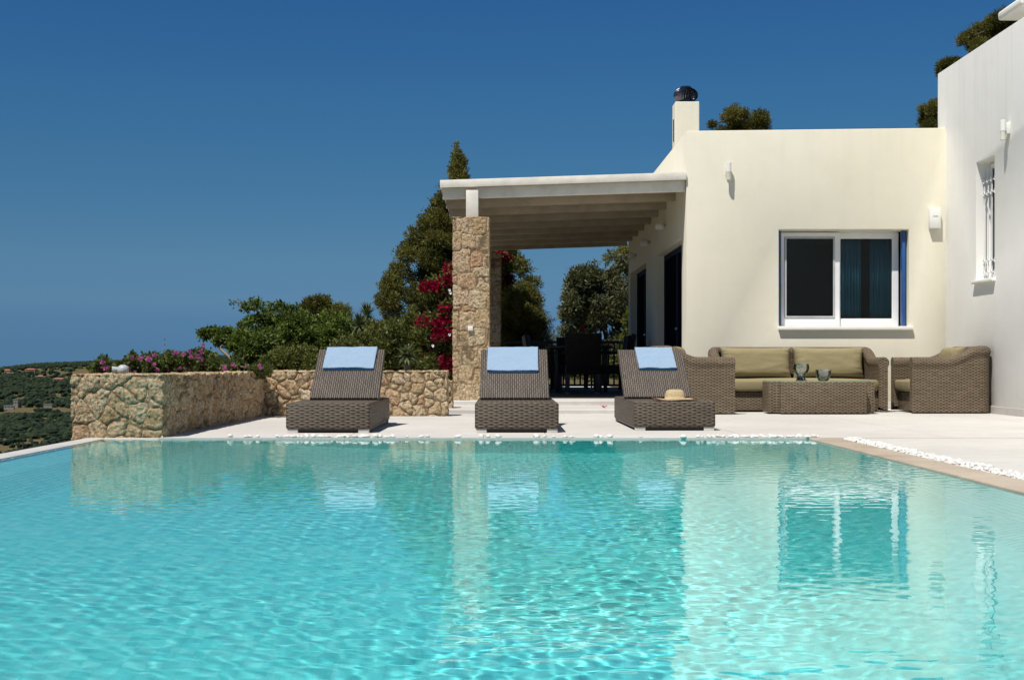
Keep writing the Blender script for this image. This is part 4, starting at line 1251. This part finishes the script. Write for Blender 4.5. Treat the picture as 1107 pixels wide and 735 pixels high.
def R_(s): return random.Random(s)
def to_world(cl, Y, depth=1.0, dj=0.5, seed=0, zmul=1.0):
    """clumps from (px, py, radius px[, radius py]) at distance Y"""
    r = R_(seed); out = []
    for c in cl:
        rp = c[2] / F * Y; rz = (c[3] if len(c) > 3 else c[2]) / F * Y
        yy = Y + r.uniform(-dj, dj)
        p = P(c[0], c[1], yy); out.append((p.x, p.y, p.z, rp, rp * depth, rz))
    return out

def plant(name, label, cat, Y, px, clumps, n, size, mat, seed, group=None, trunk_top=None, r0=0.12, nl=6, foliage='crown', aspect=2.2, depth=1.0, dj=0.6, extra=None, tuft=0, fill=2.4, up=0.3):
    cl = to_world(clumps, Y, depth, dj, seed) + (extra or [])
    bx = (px - 544) / F * Y; gz = float(ground_z(bx, Y))
    t = empty(name, (bx, Y, gz), 0, label, cat, group)
    o = leaf_cloud(foliage, cl, n, size, mat, None, seed, aspect, up, fill, tuft=tuft); put(o, t)
    tt = trunk_top or (bx, Y, max(c[2] for c in cl) - 0.2)
    b = branchy((bx, Y, gz - 0.05), tt, r0, cl, nl, seed, None); put(b, t)
    return t

def cloud2d(poly_fn, x0, x1, y0, y1, n, r0, r1, seed):
    """random clumps inside an outline given as top(px)->py, bottom y1"""
    r = R_(seed); out = []; tries = 0
    while len(out) < n and tries < 20000:
        tries += 1
        x = r.uniform(x0, x1); y = r.uniform(y0, y1); rad = r.uniform(r0, r1)
        if y - rad * 0.8 >= poly_fn(x): out.append((x, y, rad))
    return out
def interp(pts):
    xs = [p[0] for p in pts]; ys = [p[1] for p in pts]
    return lambda x: float(np.interp(x, xs, ys))

# ---- tall pine left of the pergola, its leader rising over the roof
r = R_(5); cl = []
prof_l = interp([(158, 0), (175, 7), (195, 10), (215, 26), (235, 38), (262, 55), (290, 70), (300, 80), (330, 84), (345, 80), (370, 82), (400, 78)])
for y in range(172, 402, 5):
    wv = prof_l(y)
    for k in range(2 + int(wv / 13)):
        rad = min(17, 6 + wv * 0.18) * r.uniform(0.7, 1.1)
        cl.append((496 + r.uniform(-1, 1) * max(0, wv - rad), y + r.uniform(-3, 3), rad, rad * 0.85))
for (x, y, q) in ((424, 292, 12), (420, 305, 9), (436, 280, 12), (419, 343, 9), (428, 338, 11), (452, 245, 12), (466, 225, 10), (442, 262, 11), (556, 290, 12), (560, 283, 9), (430, 318, 8)): cl.append((x, y, q, q * 0.85))
cl += [(494, 166, 4, 7), (495, 178, 6, 8), (497, 190, 8, 9), (490, 184, 5, 6), (493, 160, 2.2, 5)]
# distinct rounded boughs on the outside, dark gaps between them
r = R_(55); bo = []
for y in range(208, 404, 12):
    wv = prof_l(y); m = 2 + int(wv / 24)
    for k in range(m + 1):
        f_ = -1 + 2 * k / m
        rad = r.uniform(10, 14) if wv > 30 else r.uniform(7, 9)
        bo.append((496 + f_ * (wv - rad * 0.6) + r.uniform(-4, 4), y + r.uniform(-5, 5), rad, rad * 0.8))
cl = bo + [c_ for c_ in cl if c_[2] < 9 or c_[1] < 205]
c3 = to_world(cl, 28.4, 0.9, 0.7, 5)
core = to_world([(496 + r.uniform(-.6, .6) * prof_l(y), y, 16, 14) for y in range(230, 404, 9) for _ in range(3)], 29.4, 0.8, 0.5, 56)
c3 = c3 + core
pt = plant('pine_tree', 'tall dense dark pine tree rising behind the pergola column', 'pine tree', 29.0, 500, [], 1, 0.05, M['pine'], 5) if False else None
t = empty('pine_tree', ((497-544)/F*29, 29, -0.35), 0, 'tall dense dark pine tree rising behind the pergola column', 'pine tree')
put(leaf_cloud('crown', c3, 380000, 0.060, M['pine'], None, 5, 3.2, 0.35, 3.2, tuft=6), t)
put(branchy(((497-544)/F*29, 29, -0.4), ((496-544)/F*29, 29, 4.0), 0.12, c3, 22, 5, None), t)
# ---- smaller pine seen through the pergola, right of the column
tp = interp([(535, 330), (548, 305), (562, 300), (578, 318), (588, 338), (596, 360), (600, 385)])
cl = cloud2d(tp, 530, 596, 298, 402, 62, 9, 15, 6)
plant('pine_tree', 'young pine seen through the pergola, with sunlit yellow green tips', 'pine tree', 27.0, 560, cl, 130000, 0.058, M['pine'], 6, r0=0.08, nl=8, aspect=5, dj=0.8, tuft=5, fill=2.0)
# ---- olive tree through the pergola, right
tp = interp([(604, 345), (612, 325), (616, 296), (628, 288), (640, 286), (648, 292), (660, 282), (680, 276), (700, 275), (720, 280)])
cl = cloud2d(tp, 606, 712, 280, 396, 105, 7, 13, 7)
plant('olive_tree', 'grey green olive tree framed by the far end of the pergola', 'olive tree', 34.0, 655, cl, 80000, 0.10, M['olive'], 7, r0=0.12, nl=26, aspect=3.2, dj=1.0, fill=1.8, tuft=4)
cl = [(664, 277, 8, 4), (656, 281, 5, 3), (674, 273, 10, 4), (684, 270, 10, 5)]
plant('pine_tree', 'dark pine branch tip hanging in just under the pergola roof', 'pine tree', 40.0, 730, cl + [(700, 262, 16), (722, 255, 24), (742, 250, 24), (730, 280, 24)], 22000, 0.12, M['pine'], 17, r0=0.2, nl=9, aspect=5, tuft=5)
cl = [(683, 350, 8, 16), (686, 375, 8, 14), (676, 372, 5, 10)]
plant('garden_bush', 'small yellow green bush lit by the sun beside the far house corner', 'bush', 29.0, 684, cl, 5000, 0.07, M['yellowleaf'], 31, r0=0.03, nl=3, foliage='foliage')
# ---- pine over the flat roof
tp = interp([(762, 150), (770, 134), (778, 120), (790, 114), (806, 116), (820, 114), (830, 128), (834, 140)])
cl = cloud2d(tp, 766, 832, 113, 190, 34, 6, 11, 8) + [(770, 135, 5, 3.5)]
plant('pine_tree', 'round topped pine showing above the flat cream roof', 'pine tree', 46.0, 800, cl, 90000, 0.085, M['pine'], 8, r0=0.22, nl=8, aspect=5, dj=0.8, tuft=5, fill=2.0)
# ---- pines over the white wing
cl = [(1004, 126, 9, 7), (998, 118, 5, 4), (1011, 118, 10, 9), (1018, 128, 12, 10), (1008, 138, 12, 8), (1000, 131, 6, 5), (1024, 112, 10), (1030, 130, 14), (1022, 145, 15)]
plant('pine_tree', 'small pine showing at the corner between the cream roof and the wing', 'pine tree', 42.0, 1022, cl, 52000, 0.075, M['pine'], 9, r0=0.18, nl=6, aspect=5, tuft=5)
cl = [(1022, 72, 8, 7), (1030, 70, 9, 7), (1018, 78, 5, 5), (1040, 76, 12), (1036, 86, 12)]
plant('pine_tree', 'lone pine tuft peeking over the upper edge of the wing', 'pine tree', 48.0, 1044, cl, 36000, 0.085, M['pine'], 10, r0=0.2, nl=4, aspect=5, tuft=5)
cl = [(1040, 44, 6, 5), (1048, 40, 9, 6), (1060, 34, 12, 8), (1052, 48, 8, 6), (1074, 28, 14, 9), (1070, 42, 13, 8), (1086, 20, 14, 9), (1090, 34, 14, 10), (1102, 16, 14, 9), (1112, 24, 18, 14), (1056, 56, 8, 5), (1064, 52, 10, 8), (1128, 20, 20), (1140, 40, 24), (1100, 50, 20)]
plant('pine_tree', 'spreading dark pine crown above the wing in the upper right corner', 'pine tree', 38.0, 1110, cl, 130000, 0.07, M['pine'], 11, r0=0.16, nl=5, aspect=5, tuft=5, fill=2.0)

# ---- shrubs and trees behind the stone walls
tp = interp([(262, 362), (285, 350), (300, 339), (315, 335), (330, 336), (345, 338), (365, 338), (385, 342), (400, 346), (430, 352)])
cl = cloud2d(tp, 262, 430, 333, 404, 120, 8, 15, 12)
cl += [(262, 352, 7, 4), (273, 347, 9, 4), (284, 343, 9, 5), (268, 332, 8, 3.5), (280, 330, 6, 3), (261, 326, 4, 2), (276, 326, 7, 2.5), (290, 338, 9, 5), (296, 352, 12, 8), (283, 360, 10, 5), (271, 356, 6, 3), (252, 328, 3, 1.5), (300, 330, 9, 4), (312, 334, 9, 4)]
c3 = to_world(cl, 22.0, 1.0, 1.0, 12)
t = empty('pistachio_tree', (P(330, 0, 22).x, 22, -0.35), 0, 'spreading bright green tree with open layered branches left of the pines', 'tree')
put(leaf_cloud('crown', c3, 120000, 0.062, M['pistachio'], None, 12, 2.4, 0.1, 2.0, tuft=6), t)
segs = []
def pxs(pts, Y, r0, r1):
    q = [P(x, y, Y) for x, y in pts]; m = len(q) - 1
    return [(q[i], q[i+1], r0 + (r1 - r0) * i / m, r0 + (r1 - r0) * (i + 1) / m) for i in range(m)]
segs += pxs([(330, 410), (318, 385), (300, 362), (286, 348), (277, 334), (270, 329)], 22, 0.05, 0.008)
segs += pxs([(300, 362), (284, 356), (268, 352)], 22, 0.02, 0.008)
segs += pxs([(335, 400), (345, 375), (350, 352)], 22, 0.05, 0.012) + pxs([(277, 334), (262, 328), (252, 327)], 22, 0.01, 0.005)
put(limb_mesh('trunk', segs, None), t)
cl = [(222, 361, 6, 3.5), (230, 359, 7, 3.5), (240, 362, 9, 4.5), (248, 367, 10, 5), (256, 372, 10, 6), (262, 364, 8, 5), (270, 378, 14, 9), (284, 372, 14, 10), (246, 360, 7, 4), (236, 368, 5, 3), (292, 388, 16, 12), (275, 392, 14, 9)]
c3 = to_world(cl, 20.0, 1.0, 0.6, 13)
t = empty('pistachio_tree', (P(262, 0, 20).x, 20, -0.4), 0, 'low tree with a forked pale stem leaning out over the lantana', 'tree')
put(leaf_cloud('crown', c3, 24000, 0.058, M['pistachio'], None, 13, 2.4, 0.1, 2.0, tuft=6), t)
M['palebark'] = simple('pale_bark', (0.30, 0.25, 0.20), 0.85, var=0.25, scale=15)
segs = pxs([(262, 408), (248, 386), (242, 381), (232, 371), (222, 364)], 20, 0.03, 0.010) + pxs([(238, 377), (241, 372), (246, 368)], 20, 0.014, 0.008) + pxs([(256, 396), (270, 385), (285, 378)], 20, 0.02, 0.008)
put(limb_mesh('trunk', segs, None, M['palebark']), t)
cl = cloud2d(interp([(330, 332), (336, 324), (344, 324), (352, 323), (360, 332)]), 330, 360, 323, 372, 14, 5, 8, 14) + [(333, 331, 5), (337, 327, 5), (345, 325, 5), (352, 326, 5), (366, 334, 5, 5), (373, 338, 6)]
plant('pine_tree', 'small brownish pine top poking above the green thicket', 'pine tree', 26.0, 346, cl, 20000, 0.07, M['pine'], 14, r0=0.08, nl=6, aspect=5, tuft=5)
cl = cloud2d(interp([(355, 380), (380, 358), (400, 350), (420, 346), (440, 342), (450, 350), (470, 350), (500, 350)]), 350, 500, 344, 404, 110, 8, 14, 15) + [(441, 345, 6, 9), (447, 336, 5, 8), (444, 350, 10, 10)]
plant('garden_bush', 'broad olive green bush behind the stone wall, left of the bougainvillea', 'bush', 19.5, 425, cl, 95000, 0.050, M['shrub'], 15, r0=0.06, nl=10, foliage='foliage', aspect=2.6, dj=0.7, tuft=5)
cl = cloud2d(interp([(280, 392), (300, 378), (330, 372), (360, 372), (385, 368), (400, 376)]), 284, 396, 370, 404, 34, 6, 11, 16)
plant('garden_bush', 'low mid green bush just behind the leftmost sun lounger', 'bush', 18.5, 345, cl, 34000, 0.045, M['shrub'], 16, r0=0.05, nl=8, foliage='foliage', aspect=2.6, dj=0.6, tuft=5)

# ---- hedge closing the view under the handrail
cl = [(584 + i * 5.5, 388 + 1.5 * math.sin(i * 1.7), 7, 6) for i in range(20)] + [(586 + i * 7, 400, 9, 9) for i in range(15)]
plant('garden_hedge', 'low dark hedge seen between the balusters at the far end of the terrace', 'hedge', 27.2, 640, cl, 26000, 0.05, M['shrub'], 61, r0=0.03, nl=8, foliage='foliage', dj=0.2)
# ---- yuccas
def yucca(px, py, Y, blade, n, seed, label):
    c = P(px, py, Y); gz = float(ground_z(c.x, Y)); r = np.random.default_rng(seed)
    t = empty('yucca', (c.x, Y, gz), 0, label, 'yucca', 'yuccas in the thicket')
    bm = bmesh.new(); add_tube(bm, (c.x + 0.05, Y, gz - 0.02), (c.x, Y, c.z), 0.05, 0.035, 10); put(bm_obj('stem', bm, M['bark'], None, smooth=True), t)
    v = []; f = []; tone = []
    for i in range(n):
        a = r.uniform(0, 2 * PI); e_ = r.uniform(-0.75, 1.45)
        d = np.array([math.cos(a) * math.cos(e_), math.sin(a) * math.cos(e_), math.sin(e_)])
        s = np.cross(d, [0, 0, 1.0]); s /= max(1e-6, np.linalg.norm(s)); L = blade * r.uniform(0.7, 1.1)
        b = len(v); o_ = np.array(c)
        for k, wv in enumerate((0.6, 1.0, 0.75, 0.08)):
            q = o_ + d * L * k / 3 + np.array([0, 0, -0.12 * L * (k / 3) ** 2]); v += [q - s * 0.016 * wv, q + s * 0.016 * wv]
        for k in range(3): f.append((b + 2*k, b + 2*k + 1, b + 2*k + 3, b + 2*k + 2))
        tone += [r.random() if e_ > -0.3 else 0.9] * 8
    put(mesh_obj('leaves', np_mesh('leaves', v, f, False, None, {'tone': tone}), M['yucca'], None), t)
yucca(397, 341, 20.5, 0.24, 110, 1, 'spiky yucca head standing against the sky above the thicket')
yucca(388, 352, 20.0, 0.25, 90, 4, 'pale spiky yucca just below the taller yucca head')
yucca(428, 356, 19.3, 0.22, 100, 2, 'spiky yucca in front of the tall pine, left of the bougainvillea')
yucca(440, 384, 17.6, 0.22, 80, 3, 'low yucca half sunk in the bush behind the stone wall')

# ---- bougainvillea
cl = [(486, 303, 8, 7), (478, 309, 10, 6), (468, 309, 9, 4), (460, 311, 8, 4), (484, 330, 9, 5), (480, 333, 5, 4), (456, 347, 6, 4), (465, 344, 8, 5), (474, 351, 10, 6), (484, 349, 9, 7), (470, 356, 7, 5),
      (482, 364, 9, 7), (476, 374, 8, 6), (484, 378, 8, 8), (472, 384, 7, 5), (482, 392, 7, 6), (463, 388, 6, 3), (478, 366, 7, 9), (488, 320, 5, 5), (484, 290, 4, 3), (485, 340, 6, 8), (486, 358, 7, 8), (484, 368, 8, 8), (479, 386, 8, 8), (485, 398, 6, 5), (476, 362, 6, 6)]
c3 = to_world(cl, 18.6, 1.2, 0.35, 3)
cx3 = to_world([(549, 300, 5, 4), (542, 280, 10, 7), (545, 262, 8, 6), (536, 310, 9, 8)], 26.2, 1.0, 0.2, 4)
t = empty('bougainvillea', (P(484, 0, 18.6).x, 18.6, -0.35), 0, 'crimson bougainvillea climbing beside the sunlit stone column', 'bougainvillea')
put(leaf_cloud('flowers', [(a, b, c, d * 1.25, e, f * 1.3) for a, b, c, d, e, f in c3], 5200, 0.044, M['bract'], None, 3, 1.25, 0.1, 2.0, tuft=5), t)
cg = to_world([(x + 3, y + 4, q + 4) for (x, y, q, *_ ) in cl] + [(480, 400, 14), (474, 338, 12), (486, 318, 12), (468, 368, 12)], 18.75, 1.2, 0.4, 13)
put(leaf_cloud('leaves', cg, 17000, 0.048, M['shrub'], None, 23, 1.9, 0.2, 2.0, tuft=4), t)
put(branchy((P(484, 0, 18.6).x, 18.7, -0.38), (P(484, 0, 18.6).x, 18.7, 1.6), 0.035, c3, 12, 3, None), t)
t = empty('bougainvillea', (cx3[1][0], 26.2, -0.35), 0, 'bougainvillea hanging in the shade by the far pergola column', 'bougainvillea')
put(leaf_cloud('flowers', cx3, 1500, 0.06, M['bract'], None, 33, 1.25, 0.1, 2.6, tuft=4), t)
put(leaf_cloud('leaves', [(a, b + .1, c - 0.05, d * 1.5, e * 1.5, f * 1.8) for a, b, c, d, e, f in cx3], 5000, 0.06, M['shrub'], None, 34, 1.9, 0.2, 2.0, tuft=4), t)
put(branchy((cx3[1][0], 26.3, -0.38), (cx3[1][0], 26.3, 2.6), 0.03, cx3, 4, 3, None), t)
M['whitepetal'] = simple('white_petal', (0.8, 0.78, 0.8), 0.6)
wf_ = None
for (x, y) in ((486, 314), (487, 317), (486, 362), (468, 374)):
    if wf_ is None:
        bm = bmesh.new(); rr_ = R_(2)
        for k in range(7):
            a = k * 2.3; q = Vector((math.cos(a), -0.3, math.sin(a))) * 0.017
            add_tube(bm, (0, 0, 0), q, 0.004, 0.010, 6)
        wf_ = bm_obj('white_blossom', bm, M['whitepetal']); o = wf_
        o['label'] = None
        del o['label']
    else:
        o = bpy.data.objects.new('white_blossom', wf_.data); col.objects.link(o)
    o.location = P(x, y, 18.2)
    bo = [q for q in bpy.data.objects if q.name == 'bougainvillea'][0]
    o.parent = bo; o.matrix_parent_inverse = Matrix.Translation(-Vector(bo.location))

# ---- lantana along the planter wall
M['lantana'] = mat_leaf('lantana_leaves', (0.05, 0.075, 0.015), (0.16, 0.19, 0.05), (0.26, 0.26, 0.09), 0.35)
r = R_(77)
pet = []
for s in range(4):
    rr2 = np.random.default_rng(s); cl1 = [(0, 0, 0, 0.015, 0.015, 0.012)]
    tmp = leaf_cloud('flower', cl1, 50, 0.013, M['pinkflower'], None, 40 + s, 1.2, 0.4, 5.0); pet.append(tmp.data); bpy.data.objects.remove(tmp)
LAN = [(112, 391, 12.2, 10, 8, 'sparse lantana with three pink flower heads at the left end of the planter', [(111, 392), (108, 399), (107, 395), (115, 398)]),
       (152, 386, 12.0, 20, 14, 'pink flowering lantana bush just right of the small spotlight', [(143, 387), (151, 388), (154, 387), (160, 387), (167, 384), (160, 398), (170, 400), (146, 403), (139, 395), (166, 394), (138, 399), (161, 389)]),
       (186, 386, 12.6, 20, 16, 'tall pink flowering lantana bush in the middle of the planter', [(205, 381), (199, 383), (185, 390), (180, 396), (182, 402), (181, 400), (178, 403), (207, 386), (202, 392), (195, 398), (204, 400), (190, 382)]),
       (214, 385, 13.4, 20, 16, 'dense lantana bush with flowers along its upper right side', [(218, 383), (217, 379), (219, 373), (218, 390), (211, 384), (222, 396), (229, 398), (214, 386)]),
       (262, 394, 14.4, 28, 12, 'low straggling lantana at the far end of the planter wall', [(242, 397), (243, 399), (264, 397), (281, 395), (281, 398), (252, 395)])]
for i, (px, py, Y, hw, hh, lb, fl) in enumerate(LAN):
    cl = []
    for k in range(26):
        x = px + r.uniform(-1, 1) * hw; top_ = py - hh * 0.3 + 6 * abs(x - px) / hw
        y = r.uniform(top_, 406); cl.append((x, y, r.uniform(4, 7), r.uniform(3, 5)))
    base = P(px, 0, Y)
    t = empty('lantana', (base.x, Y, 0.43), 0, lb, 'lantana', 'lantana bushes along the planter wall')
    c3 = to_world(cl, Y, 1.2, 0.25, 50 + i)
    put(leaf_cloud('foliage', c3, 1800 if i == 0 else 9000, 0.030, M['lantana'], None, 60 + i, 1.7, 0.3, 1.8, tuft=3), t)
    segs = []
    for c_ in c3[::3]:
        segs.append((Vector((base.x, Y, 0.40)), Vector(c_[:3]), 0.006, 0.003))
    put(limb_mesh('stem', segs, None), t)
    for (x, y) in fl:
        o = bpy.data.objects.new('flower', r.choice(pet)); col.objects.link(o); o.location = P(x + r.uniform(-.6, .6), y, Y - r.uniform(0.15, 0.35)); o.rotation_euler = (r.uniform(-.5, .5), r.uniform(-.5, .5), r.uniform(0, 6))
        k_ = r.uniform(0.8, 1.25); o.scale = (k_, k_, k_)
        o.parent = t; o.matrix_parent_inverse = Matrix.Translation(-Vector(t.location))

# ---- far forest, houses, mast
def blobs(name, pts, mat, par=None, seed=0):
    r = np.random.default_rng(seed)
    bm = bmesh.new(); bmesh.ops.create_icosphere(bm, subdivisions=1, radius=1); bm.verts.ensure_lookup_table()
    bv = np.array([v.co[:] for v in bm.verts]); bf = np.array([[v.index for v in f.verts] for f in bm.faces]); bm.free()
    V = []; Fc = []; T = []
    n = len(bv); k = len(pts)
    for i, (x, y, z, s) in enumerate(pts):
        q = bv * (1 + r.normal(size=(n, 1)) * 0.22) * np.array([s, s, s * 0.75]) * r.uniform(0.85, 1.15, 3)
        V.append(q + np.array([x, y, z + s * 0.45])); Fc.append(bf + i * n); T.append(np.full(n, r.random()) + r.normal(size=n) * 0.1)
    return mesh_obj(name, np_mesh(name, np.concatenate(V), np.concatenate(Fc), False, None, {'tone': np.clip(np.concatenate(T), 0, 1)}), mat, par)
M['forest'] = mat_leaf('forest_crowns', (0.008, 0.016, 0.010), (0.021, 0.034, 0.016), (0.034, 0.044, 0.021), 0.0, 0.1, 0.8)
rg = np.random.default_rng(99)
pts = []
def dens(R, px, cl):
    # bare strips and clearings read from the slope: y = 391 + 1450*(0.6-z)/R
    if R < 430: return 0.22 if cl < 0.5 else 0.10
    if R < 640: return 0.32 if cl < 0.5 else 0.06
    if R < 740: return 0.05
    if R < 1400: return 0.9 if cl < 0.56 else 0.22
    if R < 1750: return 0.02
    if R < 2800: return 0.62 if cl < 0.50 else 0.12
    if R < 3250: return 0.7 if cl < 0.50 else 0.10
    return 1.0
N = 26000
Rv = np.sqrt(rg.uniform(260**2, 3900**2, N)); px_ = rg.uniform(-60, 330, N)
# keep the density per picture area roughly even
A = np.arctan2((px_ - 544) / F, 1.0); Xv = Rv * np.sin(A); Yv = Rv * np.cos(A)
clv = fbm(Xv, Yv, 230, 3, 21); sc_n = fbm(Xv, Yv, 60, 2, 5)
Zv = ground_z(Xv, Yv)
for i in range(N):
    if px_[i] > 80 and Rv[i] < 3150: continue
    if Rv[i] < 760: continue
    if rg.random() < dens(Rv[i], px_[i], clv[i] + (sc_n[i] - 0.5) * 0.3):
        s = rg.uniform(2.0, 3.6) if Rv[i] < 1450 else rg.uniform(3.5, 6.0)
        pts.append((Xv[i], Yv[i], Zv[i], s))
# extra near trees (few land in the small near area)
for i in range(330):
    R = rg.uniform(330, 900); px = rg.uniform(-60, 85); a = math.atan2((px - 544) / F, 1); x, y = R * math.sin(a), R * math.cos(a)
    c_ = float(fbm(np.array([x]), np.array([y]), 120, 3, 22)[0])
    if rg.random() < 0.9 * (c_ < 0.56) + 0.1: pts.append((x, y, float(ground_z(x, y)), rg.uniform(1.2, 2.3)))
print('FOREST', len(pts))
tag(blobs('far_forest', pts, M['forest'], None, 4), 'dark green woods covering the valley and the far ridge', kind='stuff')
M['farwhite'] = simple('far_white_wall', (0.25, 0.235, 0.21), 0.8); M['farpink'] = simple('far_pink_wall', (0.30, 0.21, 0.17), 0.8); M['tile'] = simple('far_roof_tile', (0.34, 0.14, 0.08), 0.8)
M['farwin'] = simple('far_window', (0.03, 0.03, 0.035), 0.3)
def far_house(px, py, R, w_, h_, mat, label, flat=False):
    a = math.atan2((px - 544) / F, 1); x, y = R * math.sin(a), R * math.cos(a)
    z = 0.6 + (391 - py) / F * y
    gz = float(ground_z(x, y)); z = max(gz, z)
    t = empty('far_house', (x, y, z), -a * 0 + 0.2, label, 'house', 'houses on the far hillside')
    box('wall', -w_/2, w_/2, -w_*0.35, w_*0.35, -2, h_, mat, t)
    if flat: box('roof', -w_/2 - .3, w_/2 + .3, -w_*0.35 - .3, w_*0.35 + .3, h_ + 0.01, h_ + 0.6, M['farwhite'], t)
    else:
        bm = bmesh.new(); W, Dd = w_/2 + .6, w_*0.35 + .6; rz = h_ + 2.2
        vs = [bm.verts.new(p) for p in ((-W, -Dd, h_), (W, -Dd, h_), (W, Dd, h_), (-W, Dd, h_), (-W*.6, 0, rz), (W*.6, 0, rz))]
        for f in ((0,1,5,4), (2,3,4,5), (1,2,5), (3,0,4), (3,2,1,0)): bm.faces.new([vs[i] for i in f])
        bm_obj('roof', bm, M['tile'], t)
    for k in range(3):
        xx = -w_/2 + w_ * (k + 0.5) / 3
        box('window', xx - w_*.06, xx + w_*.06, -w_*0.35 - .08, -w_*0.35 - .01, h_*0.4, h_*0.72, M['farwin'], t)
for a in ((33, 407, 3050, 19, 9, M['farpink'], 'pink house with a tiled roof on the far hillside'),
          (29, 410.5, 2980, 11, 4, M['farwhite'], 'white annex just below the pink house', True),
          (64, 414, 2750, 22, 5, M['farwhite'], 'long pale house left of the planter wall on the far slope'),
          (17, 439, 1560, 5, 7, M['farwhite'], 'narrow pale tower like building in the valley', True),
          (10, 441, 1540, 10, 2.2, M['farwhite'], 'low white building with a dark front in the valley', True),
          (8, 405, 3150, 12, 6, M['farpink'], 'small ochre house high at the left on the hillside'),
          (44, 412, 2850, 10, 5, M['farpink'], 'small brown house right of the pink house'),
          (52, 439, 1600, 9, 1.5, M['farwhite'], 'low pale shed in the valley field', True)):
    far_house(*a)
a = math.atan2((178 - 544) / F, 1); x, y = 3600 * math.sin(a), 3600 * math.cos(a); z0 = float(ground_z(x, y))
t = empty('radio_mast', (x, y, z0), 0, 'thin banded radio mast on the far wooded ridge', 'mast')
zt = 0.6 + (391 - 365.5) / F * y - z0
M['mastred'] = simple('mast_red', (0.16, 0.05, 0.05), 0.6); M['mastwhite'] = simple('mast_white', (0.35, 0.36, 0.38), 0.6)
for k in range(7):
    bm = bmesh.new(); add_tube(bm, (0, 0, zt * k / 7), (0, 0, zt * (k + 1) / 7 - 0.02), 0.9, 0.8, 6); bm_obj('mast_section', bm, M['mastred'] if k % 2 == 0 else M['mastwhite'], t)
